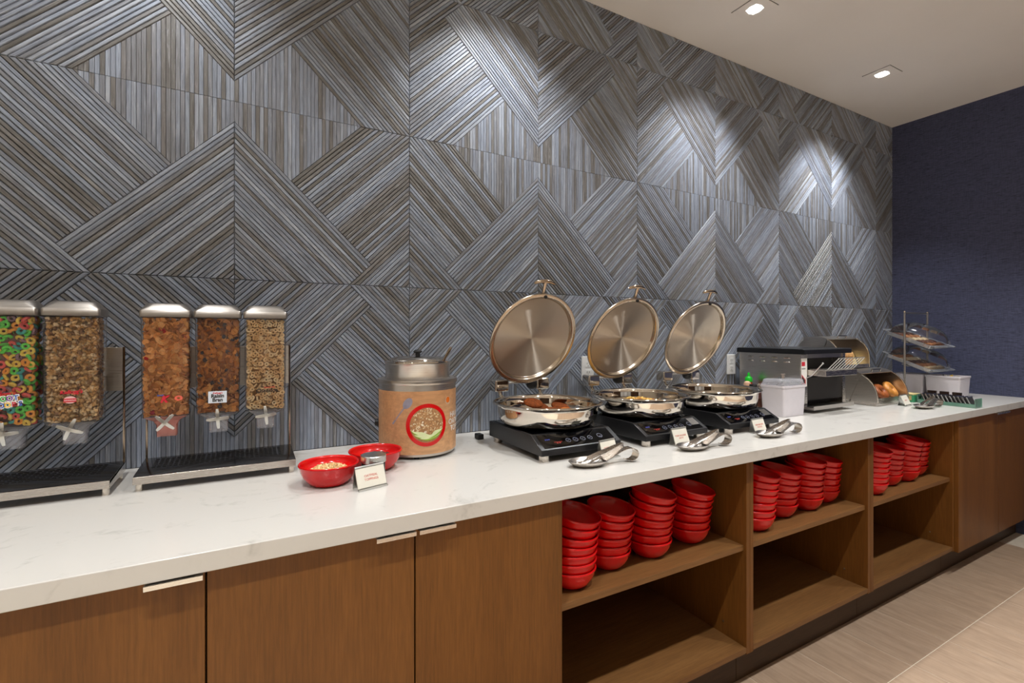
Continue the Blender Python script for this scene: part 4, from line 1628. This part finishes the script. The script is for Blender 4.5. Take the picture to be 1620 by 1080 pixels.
def tongs(loc, rz, label, open_=0.028):
    t = thing('serving_tongs', label, 'tongs', loc, rz, 'steel serving tongs')
    for s in (-1, 1):
        P = [(0.125, s * 0.0045, 0.0522), (0.10, s * 0.010, 0.0450), (0.05, s * 0.015, 0.0305), (0.0, s * 0.0138, 0.0172)]
        MB().band(P, [(0, 0.0008 * s, 0.0075), (0, 0.001 * s, 0.008), (0, 0.002 * s, 0.007), (0, 0.004 * s, 0.0055)], 0.0014).build('arm', M['steel_h'], t)
        # scooped jaw
        rings = []
        for (k, dz) in ((0.02, -0.006), (0.6, -0.0035), (1.0, 0.0), (0.96, 0.0012), (0.6, -0.002), (0.02, -0.0046)):
            rings.append([(-0.020 + 0.026 * k * math.cos(a), s * 0.0138 + 0.012 * k * math.sin(a), 0.0128 + dz + 0.17 * 0.026 * k * math.cos(a)) for a in [2 * math.pi * q / 20 for q in range(20)]])
        MB().loft(rings, False, False).build('jaw', M['steel'], t, angle=60)
    pts = [(0.125 + 0.006 * math.sin(a), 0.0045 * math.cos(a), 0.0522) for a in [math.pi * k / 8 for k in range(9)]]
    MB().band(pts, [(0, 0, 0.0075)] * 9, 0.0014).build('spring_bend', M['steel_h'], t)
    return t


RP = [((0.962, -0.668, ZC), -0.13), ((1.428, -0.676, ZC), -0.08), ((1.882, -0.674, ZC), -0.08), ((3.352, -0.632, ZC), -0.05)]
RL = ['before the cooker beside the oatmeal kettle', 'before the middle cooker', 'before the cooker beside the white bin', 'before the bagel box']
for (p, a), w_ in zip(RP, RL):
    rest_ = spoon_rest(p, a, 'curled handle steel spoon rest ' + w_)
    tg_ = tongs((p[0] + 0.002, p[1] + 0.003, p[2] + 0.008), a + 0.04, 'steel serving tongs lying on the spoon rest ' + w_, 0.016)
    drop(tg_, [rest_])


# ------------------------------------------------------------------ wall outlets
def outlet(x, z, label):
    t = thing('wall_outlet', label, 'outlet', (x, 0.0, z))
    MB().box(-0.037, 0.037, -0.007, 0.001, -0.059, 0.059).build('cover_plate', M['outlet'], t, bev=0.003)
    for dz in (-0.021, 0.021):
        f = MB().box(-0.0165, 0.0165, -0.0085, -0.0065, dz - 0.0155, dz + 0.0155).build('socket_face', M['outlet'], t, bev=0.003)
        MB().box(-0.0075, -0.0055, -0.0089, -0.0084, dz - 0.002, dz + 0.0075).box(0.0055, 0.0075, -0.0089, -0.0084, dz - 0.002, dz + 0.006).box(-0.002, 0.002, -0.0089, -0.0084, dz - 0.0105, dz - 0.0065).build('slot', M['dark_hole'], f)


outlet(1.468, 1.152, 'white wall outlet half hidden by the middle dish lid')
outlet(2.537, 1.139, 'white wall outlet beside the conveyor toaster')
# black power plug and lead behind the first cooker
tg = tag(MB().box(0.806, 0.832, -0.160, -0.122, 0.9006, 0.922).build('power_brick', M['black_matte'], bev=0.004), 'small black plug lying by the first cooker against the slatted wall', 'plug')

# ------------------------------------------------------------------ sauces and grinders
def bottle(x, y, prof, cap, capmat, bodymat, label, name='sauce_bottle', cat='bottle'):
    t = thing(name, label, cat, (x, y, ZC))
    MB().lathe(prof, 28).build('bottle_body', bodymat, t)
    MB().lathe(cap, 24).build('cap', capmat, t)
    return t


sauce = plain('red_chilli_sauce', '#c2401c', 0.25, var=0.1)
pink = plain('pale_sauce', '#dca98c', 0.3, var=0.05)
bottle(2.50, -0.145, [(0.0, 0.0005), (0.027, 0.0005), (0.029, 0.004), (0.029, 0.10), (0.026, 0.125), (0.017, 0.145), (0.0155, 0.152), (0.0, 0.152)],
       [(0.0, 0.150), (0.0195, 0.150), (0.0195, 0.170), (0.016, 0.176), (0.009, 0.180), (0.006, 0.196), (0.004, 0.201), (0.0, 0.2015)], plain('bright_green_plastic', '#19c22e', 0.35), sauce, 'red sauce bottle with bright green pointed cap beside the toaster')
bottle(2.445, -0.175, [(0.0, 0.0005), (0.024, 0.0005), (0.026, 0.004), (0.026, 0.10), (0.02, 0.122), (0.015, 0.128), (0.0, 0.128)],
       [(0.0, 0.126), (0.018, 0.126), (0.019, 0.142), (0.016, 0.152), (0.008, 0.157), (0.0, 0.158)], plain('peach_cap', '#dcb193', 0.4), pink, 'sauce bottle with a peach coloured round cap')


def grinder(x, y, dark, label):
    t = thing('pepper_grinder', label, 'grinder', (x, y, ZC))
    MB().lathe([(0.0, 0.0005), (0.025, 0.0005), (0.025, 0.012), (0.020, 0.035), (0.0175, 0.065), (0.018, 0.095), (0.0195, 0.105), (0.0, 0.105)], 28).build('clear_body', M['glass'], t)
    MB().lathe([(0.0, 0.004), (0.019, 0.004), (0.014, 0.05), (0.013, 0.07), (0.0, 0.071)], 20).build('filling', dark, t)
    MB().lathe([(0.0, 0.104), (0.021, 0.104), (0.026, 0.114), (0.026, 0.122), (0.018, 0.132), (0.008, 0.136), (0.007, 0.141), (0.0095, 0.147), (0.006, 0.153), (0.0, 0.1545)], 28).build('metal_top', M['chrome'], t)


grinder(2.425, -0.258, plain('orange_seasoning', '#a5552a', 0.7, var=0.4, scale=300), 'clear seasoning grinder with polished metal top beside the white bin')
bottle(2.362, -0.268, [(0.0, 0.0005), (0.020, 0.0005), (0.021, 0.003), (0.021, 0.11), (0.015, 0.118), (0.0, 0.118)], [(0.0, 0.116), (0.019, 0.116), (0.019, 0.150), (0.017, 0.153), (0.0, 0.153)], M['black_matte'], plain('dark_pepper', '#3a2a22', 0.4, var=0.3, scale=200), 'dark pepper jar with a square black cap', 'pepper_jar', 'jar')


# ------------------------------------------------------------------ white bins
def bin_(x0, y0, w, d, h, label, lid=False):
    t = thing('white_bin', label, 'bin', (x0 + w / 2, y0 + d / 2, ZC))
    b = MB()
    b.loft([rrect(w * 0.92, d * 0.92, 0.010, 0.0005), rrect(w, d, 0.010, h), rrect(w - 0.006, d - 0.006, 0.009, h), rrect(w * 0.92 - 0.006, d * 0.92 - 0.006, 0.009, 0.004)], True, True)
    b.build('bin_body', M['white_plastic'], t)
    b2 = MB()
    b2.loft([rrect(w + 0.001, d + 0.001, 0.010, h - 0.012), rrect(w + 0.006, d + 0.006, 0.012, h - 0.011), rrect(w + 0.006, d + 0.006, 0.012, h), rrect(w - 0.006, d - 0.006, 0.009, h + 0.0005)], False, False)
    b2.build('bin_rim', M['white_plastic'], t)
    if lid:
        l = MB().loft([rrect(w + 0.002, d + 0.002, 0.012, h + 0.001), rrect(w + 0.002, d + 0.002, 0.012, h + 0.006), rrect(w - 0.008, d - 0.008, 0.012, h + 0.008), rrect(w - 0.014, d - 0.014, 0.012, h + 0.026), rrect(w - 0.03, d - 0.03, 0.012, h + 0.031)], False, True)
        lo = l.build('bin_lid', M['acrylic_tray'], t, angle=50)
        MB().lathe([(0.0, h + 0.031), (0.008, h + 0.031), (0.008, h + 0.042), (0.0115, h + 0.055), (0.0, h + 0.056)], 18).build('lid_knob', clear('amber_clear_knob', (0.85, 0.75, 0.66, 1), 1.0, 0.25), lo)
    return t


bin_(2.362, -0.435, 0.192, 0.128, 0.157, 'white plastic bin with clear lid in front of the conveyor toaster', True)
bin_(4.095, -0.545, 0.165, 0.19, 0.138, 'open white bin beneath the pastry stand, in front of its twin')
bin_(4.095, -0.345, 0.165, 0.19, 0.138, 'open white bin beneath the pastry stand, behind its twin')
pk = MB().box(-0.03, 0.03, -0.0015, 0.0015, 0.0, 0.055)
for i, (x, y, rx, ry, m) in enumerate([(4.15, -0.50, 0.2, 0.1, 'card'), (4.19, -0.475, -0.15, -0.1, 'ink_yellow'), (4.16, -0.445, 0.1, 0.15, 'card'), (4.19, -0.41, 0.25, -0.2, 'black_matte')]):
    tag(pk.build('condiment_packet', M[m], loc=(x, y, ZC + 0.086), rot=(rx, ry, 0.1 * i)), ['cream packet standing in the open white bin', 'yellow packet in the open white bin', 'second cream packet in the open white bin, behind the yellow one', 'black packet in the open white bin'][i], 'packet')

# ------------------------------------------------------------------ conveyor toaster
TX0, TX1, TY0, TY1 = 2.56, 3.0, -0.40, -0.045
t = thing('conveyor_toaster', 'stainless conveyor toaster with black top and wire bread ramp', 'toaster', ((TX0 + TX1) / 2, (TY0 + TY1) / 2, ZC))
sp_ = bw(MB().box(TX0, TX0 + 0.004, TY0, TY1, 0.925, 1.212), 'side_panel', M['steel'], t)
bw(MB().box(TX1 - 0.004, TX1, TY0, TY1, 0.925, 1.212), 'side_panel', M['steel'], t)
bw(MB().box(TX0 + 0.004, TX1 - 0.004, TY1 - 0.004, TY1, 0.925, 1.212), 'back_panel', M['steel'], t)
bw(MB().box(TX0 + 0.004, TX1 - 0.004, TY0 + 0.06, TY1 - 0.004, 0.93, 1.212), 'heating_core', M['interior'], t)
bw(MB().prism([(TY0 - 0.028, 1.2125), (TY1 + 0.012, 1.2125), (TY1 + 0.012, 1.236), (TY1 + 0.002, 1.2405), (TY0 - 0.018, 1.2405), (TY0 - 0.028, 1.236)], TX0 - 0.012, TX1 + 0.012, 'x'), 'top_cover', M['black'], t, bev=0.002)
for r in range(2):
    for k in range(4):
        yy = -0.115 - 0.072 * k
        lv = MB()
        pr = [(math.cos(a), math.sin(a)) for a in [math.pi * q / 6 for q in range(7)]]
        rings = []
        for q in range(7):
            u = (q / 6.0 * 2 - 1)
            s = math.sqrt(max(0.02, 1 - u ** 4))
            rings.append([(TX0 - 0.0065 * s * math.sin(a), yy + 0.021 * u, 1.190 - 0.022 * r - 0.004 + 0.009 * s * (1 - a / math.pi * 1.0)) for a in [math.pi * w_ / 6 for w_ in range(7)]])
        lv.loft(rings, True, True, False)
        lo = lv.build('louvre', M['steel_h'], t, loc=tuple(-v for v in t.location))
# control column
cc_ = bw(MB().box(TX0 + 0.004, TX0 + 0.066, TY0, TY0 + 0.06, 0.93, 1.212), 'control_column', M['steel_h'], t)
o = MB().box(TX0 + 0.010, TX0 + 0.060, TY0 - 0.0015, TY0 - 0.0002, 1.04, 1.19).build('control_label', M['ink_white'], cc_)
MB().box(TX0 + 0.012, TX0 + 0.040, TY0 - 0.003, TY0 - 0.0018, 1.150, 1.172).prism([(TX0 + 0.012, 1.045), (TX0 + 0.046, 1.045), (TX0 + 0.046, 1.075), (TX0 + 0.012, 1.105)], TY0 - 0.003, TY0 - 0.0018, 'y').build('red_print', M['ink_crimson'], cc_)
MB().prism([(TX0 + 0.0125, 1.06), (TX0 + 0.038, 1.06), (TX0 + 0.038, 1.075), (TX0 + 0.0125, 1.097)], TY0 - 0.004, TY0 - 0.0032, 'y').box(TX0 + 0.013, TX0 + 0.044, TY0 - 0.003, TY0 - 0.0018, 1.134, 1.137).build('black_print', M['ink_black'], cc_)
bw(MB().box(TX1 - 0.03, TX1 - 0.004, TY0, TY0 + 0.06, 0.93, 1.212), 'front_column', M['steel_h'], t)
bw(MB().box(TX0 + 0.066, TX1 - 0.03, TY0 + 0.004, TY0 + 0.06, 1.190, 1.2125), 'front_header', M['steel'], t)
bw(MB().box(TX0 + 0.066, TX1 - 0.03, TY0 + 0.006, TY0 + 0.06, 0.962, 1.085), 'lower_guard', M['interior'], t)
bw(MB().prism([(TY0 - 0.045, 0.918), (TY0 + 0.06, 0.918), (TY0 + 0.06, 0.930), (TY0 - 0.038, 0.930), (TY0 - 0.045, 0.9385)], TX0 + 0.05, TX1, 'x'), 'crumb_tray', M['steel'], t)
bw(MB().box(TX0 + 0.066, TX1 - 0.07, TY0 - 0.095, TY0 + 0.02, 1.098, 1.128), 'ramp_box', M['steel_h'], t, bev=0.002)
for k in range(9):
    xx = TX0 + 0.082 + k * 0.031
    bw(MB().tube([(xx, TY0 - 0.004, 1.131), (xx, TY0 - 0.085, 1.131), (xx, TY0 - 0.094, 1.135), (xx, TY0 - 0.150, 1.196)], 0.0022, 8), 'ramp_wire', M['alu'], t)
bw(MB().tube([(TX0 + 0.076, TY0 - 0.150, 1.196), (TX0 + 0.335, TY0 - 0.150, 1.196)], 0.0022, 8), 'ramp_rail', M['alu'], t)
bw(MB().tube([(TX0 + 0.052, TY0 - 0.003, 1.085), (TX0 + 0.052, TY0 - 0.03, 1.10), (TX0 + 0.052, TY0 - 0.085, 1.165)], 0.0028, 8).sphere(TX0 + 0.052, TY0 - 0.087, 1.168, 0.0055, 10), 'lever', M['alu'], t)
for xx in (TX0 + 0.03, TX1 - 0.03):
    for yy in (TY0 + 0.02, TY1 - 0.03):
        bw(MB().lathe([(0.0, 0.0), (0.008, 0.0), (0.005, 0.008), (0.005, 0.0255), (0.0, 0.0255)], 12).move(Matrix.Translation((xx, yy, ZC))), 'foot', M['steel'], t)


# ------------------------------------------------------------------ roll top bread boxes
def bread_box(x0, x1, yf, yb, z0, z1, label, ang, skirt=0.0):
    """side view: flat back and top, quarter round front; the roll lid stands open"""
    t = thing('bread_box', label, 'bread box', ((x0 + x1) / 2, (yf + yb) / 2, z0), 0)
    h = z1 - z0 - skirt
    zb = z0 + skirt
    R = min(h * 0.92, (yb - yf) * 0.62)
    prof = [(yb, zb), (yf, zb), (yf, z1 - R)] + [(yf + R - R * math.cos(a), z1 - R + R * math.sin(a)) for a in [math.pi / 2 * k / 10 for k in range(1, 11)]] + [(yb, z1)]
    for xa in (x0, x1 - 0.003):
        bw(MB().prism(prof, xa, xa + 0.003, 'x'), 'side_panel', M['steel'], t)
        # rolled edge along the curved opening
        edge = [(xa + 0.0015, p[0], p[1]) for p in prof[1:13]]
        bw(MB().tube(edge, 0.0035, 8), 'edge_trim', M['chrome'], t)
    bw(MB().box(x0 + 0.003, x1 - 0.003, yb - 0.003, yb, zb, z1), 'back_panel', M['steel'], t)
    bw(MB().box(x0 + 0.003, x1 - 0.003, yf + 0.002, yb - 0.003, zb, zb + 0.003), 'floor_panel', M['steel'], t)
    bw(MB().box(x0 + 0.003, x1 - 0.003, yf, yf + 0.004, zb, zb + 0.022), 'front_lip', M['steel_h'], t)
    if skirt:
        bw(MB().box(x0 + 0.004, x1 - 0.004, yf + 0.006, yb - 0.004, z0 + 0.0005, zb), 'base_skirt', M['steel_h'], t)
    # open roll lid: a curved sheet swung up and back above the opening
    cy, cz = yf + R, z1 - R
    pts = []
    for k in range(13):
        a = math.radians(ang) + math.pi / 2 * k / 12
        pts.append((cy - (R + 0.004) * math.cos(a), cz + (R + 0.004) * math.sin(a)))
    inner = [(cy + (p[0] - cy) * 0.975, cz + (p[1] - cz) * 0.975) for p in pts]
    lid = bw(MB().prism(pts + inner[::-1], x0 - 0.004, x1 + 0.004, 'x'), 'roll_lid', M['steel'], t)
    for s in (0, 1):
        xa = (x0 - 0.0055, x0 - 0.004)[0] if s == 0 else x1 + 0.004
        fan = [(cy + 0.012, cz - 0.028), (cy - 0.010, cz - 0.028)] + pts
        MB().prism(fan, xa, xa + 0.0015, 'x').build('lid_arm', M['steel'], lid)
        MB().sphere(xa - 0.002 if s == 0 else xa + 0.003, cy, cz - 0.012, 0.0045, 10).build('pivot_screw', M['chrome'], lid)
    e = pts[0]
    d = Vector((0, e[0] - cy, e[1] - cz)).normalized()
    xm = (x0 + x1) / 2
    base = Vector((0, e[0], e[1])) + Vector((0, 0.012, 0.001))
    hpth = [(xm - 0.05, base.y, base.z), (xm - 0.05, base.y + d.y * 0.014, base.z + d.z * 0.014 + 0.006), (xm + 0.05, base.y + d.y * 0.014, base.z + d.z * 0.014 + 0.006), (xm + 0.05, base.y, base.z)]
    MB().tube(hpth, 0.0035, 8).build('lid_handle', M['chrome'], lid)
    return t


BX0, BX1 = 3.195, 3.56
bread_box(BX0, BX1, -0.475, -0.05, ZC, 1.100, 'lower steel roll top bread box holding bagels', 62, 0.024)
bread_box(BX0 + 0.005, BX1 - 0.005, -0.268, -0.048, 1.1046, 1.300, 'upper steel roll top bread box holding sliced bread', 62)


def bagel(loc, rot, label, mat, s=1.0):
    n, m = 26, 12
    rings = []
    for i in range(n):
        a = 2 * math.pi * i / n
        w_ = 1 + 0.05 * math.sin(3 * a + loc[0] * 50)
        rings.append([((0.034 + 0.0215 * w_ * math.cos(b)) * math.cos(a) * s, (0.034 + 0.0215 * w_ * math.cos(b)) * math.sin(a) * s, 0.019 * w_ * math.sin(b) * s) for b in [2 * math.pi * j / m for j in range(m)]])
    rings.append(rings[0])
    o = MB().loft(rings, False, False).build('bagel', mat, loc=loc, rot=rot, angle=80)
    return tag(o, label, 'bagel', 'bagels in the lower bread box')


gold = plain('golden_bagel_crust', '#cf8a3c', 0.4, var=0.25, scale=35, coat=0.2)
darkb = plain('cinnamon_bagel_crust', '#8f4d22', 0.45, var=0.5, scale=60)
FZ = ZC + 0.024 + 0.003
bb_low = [o for o in bpy.data.objects if o.name == 'bread_box'][0]
heap = [bb_low]
for (p, r_, lab, m, s_) in [
        ((3.33, -0.288), (0.0, 0.0, 0.0), 'golden bagel flat at the bottom of the pile', gold, 0.95),
        ((3.44, -0.268), (0.0, 0.0, 0.6), 'golden bagel flat at the bottom behind the upright one', gold, 0.95),
        ((3.257, -0.402), (0.75, 0.0, 0.35), 'golden bagel beside the box end nearest the toaster', gold, 0.93),
        ((3.492, -0.408), (0.95, 0.0, 0.12), 'golden bagel standing upright beside the dark cinnamon bagel', gold, 1.0),
        ((3.374, -0.407), (0.85, 0.0, -0.1), 'dark cinnamon bagel propped between two golden bagels', darkb, 0.95),
        ((3.388, -0.318), (0.45, 0.0, 0.0), 'golden bagel lying behind the dark cinnamon bagel', gold, 0.95)]:
    o = bagel((p[0], p[1], FZ + 0.125 if lab.startswith('golden bagel lying') else FZ + 0.065), r_, lab, m, s_)
    drop(o, heap)
    heap.append(o)


def bread(loc, rot, label, name='bread_slice', th_=0.013, mat=None):
    prof = [(-0.05, 0), (0.05, 0), (0.052, 0.062), (0.058, 0.072), (0.056, 0.090), (0.04, 0.099), (-0.04, 0.099), (-0.056, 0.090), (-0.058, 0.072), (-0.052, 0.062)]
    o = MB().prism([(p[0], p[1]) for p in prof], -th_ / 2, th_ / 2, 'y').build(name, mat, loc=loc, rot=rot, bev=0.003)
    return tag(o, label, 'bread', 'bread in the upper bread box')


crumb = plain('toasted_crumb', '#c99a62', 0.7, var=0.25, scale=90, bump=0.4)
pale = plain('pale_bread_crumb', '#dcbf7e', 0.7, var=0.2, scale=90, bump=0.4)
bread((3.375, -0.188, 1.1076), (0, 0, 1.2), 'brown loaf end standing in the upper bread box', 'bread_loaf', 0.075, crumb)
for i, (x, y) in enumerate([(3.2625, -0.170), (3.2625, -0.135), (3.4925, -0.200), (3.4925, -0.165)]):
    bread((x, y, 1.1098), (-0.35, 0.0, 0.0), 'pale bread slice leaning in the upper bread box', 'bread_slice', 0.013, pale)

# ------------------------------------------------------------------ two tier pastry stand
SX0, SX1, SY = 3.945, 4.282, -0.30
t = thing('pastry_stand', 'two tier metal stand carrying clear domed pastry trays by the navy wall', 'stand', ((SX0 + SX1) / 2, SY, ZC))
for xx in (SX0, SX1):
    bw(MB().tube([(xx, SY, ZC + 0.006), (xx, SY, 1.468)], 0.0062, 12), 'post', M['steel'], t)
    bw(MB().tube([(xx, SY - 0.13, ZC + 0.0066), (xx, SY + 0.13, ZC + 0.0066)], 0.0062, 12), 'foot_bar', M['steel'], t)
    bw(MB().sphere(xx, SY, 1.471, 0.0085, 12), 'finial', M['chrome'], t)
bw(MB().tube([(SX0, SY, 1.464), (SX1, SY, 1.464)], 0.0055, 12), 'top_bar', M['steel'], t)
TILT = math.radians(22)
sw, sd = 0.31, 0.285
crust = [plain('pastry_brown', '#a3683a', 0.6, var=0.35, scale=90), plain('pastry_cream', '#d8bd94', 0.6, var=0.2, scale=90), plain('pastry_dark', '#5b3322', 0.6, var=0.3, scale=90)]
pst = MB().loft([rrect(0.05, 0.034, 0.01, 0.0), rrect(0.056, 0.04, 0.012, 0.006), rrect(0.054, 0.038, 0.012, 0.015), rrect(0.04, 0.026, 0.01, 0.021)])
for tier, (cz, w_) in enumerate(((1.262, 'upper'), (1.103, 'lower'))):
    for xa, xb in ((SX0, SX0 + 0.045), (SX1 - 0.045, SX1)):
        sup = MB().box(xa, xb, -0.02, 0.02, 0.001, 0.0062)
        bw(sup.move(Matrix.Translation((0, SY, cz)) @ Matrix.Rotation(TILT, 4, 'X')), 'tray_support', M['steel'], t)
    tr = thing('domed_tray', 'clear acrylic tray with dome on the %s tier of the pastry stand' % w_, 'tray', ((SX0 + SX1) / 2, SY, cz), 0, 'domed trays on the pastry stand')
    tr.rotation_euler = (TILT, 0, 0)
    b = MB().loft([rrect(sw - 0.03, sd - 0.03, 0.012, 0.006), rrect(sw - 0.02, sd - 0.02, 0.014, 0.008), rrect(sw - 0.014, sd - 0.014, 0.016, 0.030), rrect(sw + 0.008, sd + 0.05, 0.02, 0.031), rrect(sw + 0.008, sd + 0.05, 0.02, 0.0335), rrect(sw - 0.018, sd - 0.018, 0.016, 0.0325), rrect(sw - 0.024, sd - 0.024, 0.014, 0.0105)], True, True)
    b.build('tray', M['acrylic_tray'], tr, angle=40)
    dome = []
    for k in range(9):
        a = math.pi / 2 * k / 8
        f = math.cos(a) ** 0.75 if k < 8 else 0.12
        dome.append(rrect((sw - 0.03) * max(f, 0.12), (sd - 0.03) * max(f, 0.12), 0.02 + 0.02 * math.sin(a) * max(f, 0.12), 0.0345 + 0.098 * math.sin(a), 5))
    do = MB().loft(dome, False, True).build('dome', M['dome'], tr, angle=80)
    MB().lathe([(0.0, 0.0), (0.006, 0.0), (0.006, 0.008), (0.011, 0.013), (0.010, 0.019), (0.0, 0.021)], 16).move(Matrix.Translation((0.06, -0.138, 0.052)) @ Matrix.Rotation(0.9, 4, 'X')).build('dome_knob', M['dome'], do)
    RT = Matrix.Rotation(TILT, 4, 'X')
    q = 0
    for i in range(4):
        for j in range(5):
            m = crust[(i * 3 + j * 2 + tier) % 3]
            lp = Vector((-0.102 + 0.068 * i, -0.096 + 0.048 * j, 0.0108))
            wp = Vector(tr.location) + RT @ lp
            o = pst.build('pastry', m, loc=wp, rot=(TILT, 0, 0), angle=60)
            kind = ['brown glazed', 'cream coloured', 'dark chocolate'][(i * 3 + j * 2 + tier) % 3]
            tag(o, '%s pastry piece under the dome on the %s tier' % (kind, w_), 'pastry', '%s pastries on the %s tier' % (kind, w_))

# ------------------------------------------------------------------ packet display rack
t = thing('packet_rack', 'clear green edged acrylic rack of slanted packets near the worktop edge', 'rack', (3.645, -0.645, ZC))
ya, yb_ = -0.775, -0.505
bw(MB().box(3.598, 3.69, ya, yb_, ZC + 0.0005, ZC + 0.004), 'rack_base', M['green_acrylic'], t)
for yy in (ya, yb_ - 0.004):
    bw(MB().box(3.598, 3.69, yy, yy + 0.004, ZC + 0.004, ZC + 0.052), 'end_panel', M['green_acrylic'], t)
for xx in (3.598, 3.687):
    bw(MB().box(xx, xx + 0.003, ya + 0.004, yb_ - 0.004, ZC + 0.004, ZC + 0.022), 'side_rail', M['green_acrylic'], t)
foil = [brushed('silver_foil', '#c4c6c8', 0.25, (3, 3, 3), 0.06), plain('dark_packet_print', '#3b3634', 0.4, var=0.2, scale=60)]
for k in range(12):
    y = ya + 0.026 + k * 0.0190
    o = MB().box(-0.036, 0.036, -0.0045, 0.0045, 0.0, 0.052).box(-0.0365, 0.0365, -0.0052, 0.0052, 0.050, 0.056).build('jam_packet', foil[1], loc=(3.6425, y - 0.004, ZC + 0.0062), rot=(-0.42, 0, 0), bev=0.001, seg=1)
    MB().box(-0.0378, -0.0362, -0.0056, -0.0008, 0.0, 0.056).box(-0.0375, 0.0375, -0.0056, -0.0053, 0.050, 0.0565).build('foil_edge', foil[0], o)
    tag(o, 'slim dark packet with silver foil edge slanted in the acrylic rack', 'packet', 'packets slanted in the acrylic rack')
for k in range(3):
    y = ya + 0.085 + k * 0.06
    tag(MB().box(-0.006, 0.006, -0.022, 0.022, 0.0, 0.072).build('chocolate_bar', plain('dark_brown_wrapper', '#2c1a14', 0.4), loc=(3.702, y + 0.03, ZC + 0.0005), bev=0.0015), 'dark brown wrapped bar standing behind the acrylic packet rack', 'bar', 'dark bars behind the packet rack')
t = thing('tea_carton', 'small green and yellow tea carton at the back end of the packet rack', 'carton', (3.63, -0.462, ZC))
cb = MB().box(-0.045, 0.045, -0.03, 0.03, 0.0005, 0.05).build('carton_body', plain('green_carton', '#3f9c6e', 0.5, var=0.15, scale=25), t, bev=0.001, seg=1)
MB().box(-0.0456, -0.0451, -0.02, 0.02, 0.012, 0.040).box(-0.0455, 0.0455, -0.0305, 0.0305, 0.0445, 0.0508).build('carton_print', plain('yellow_pink_print', '#d8c48a', 0.5, var=0.3, scale=60), t)
MB().box(-0.0462, -0.0457, -0.004, 0.014, 0.014, 0.032).build('carton_leaf', M['ink_green'], t)
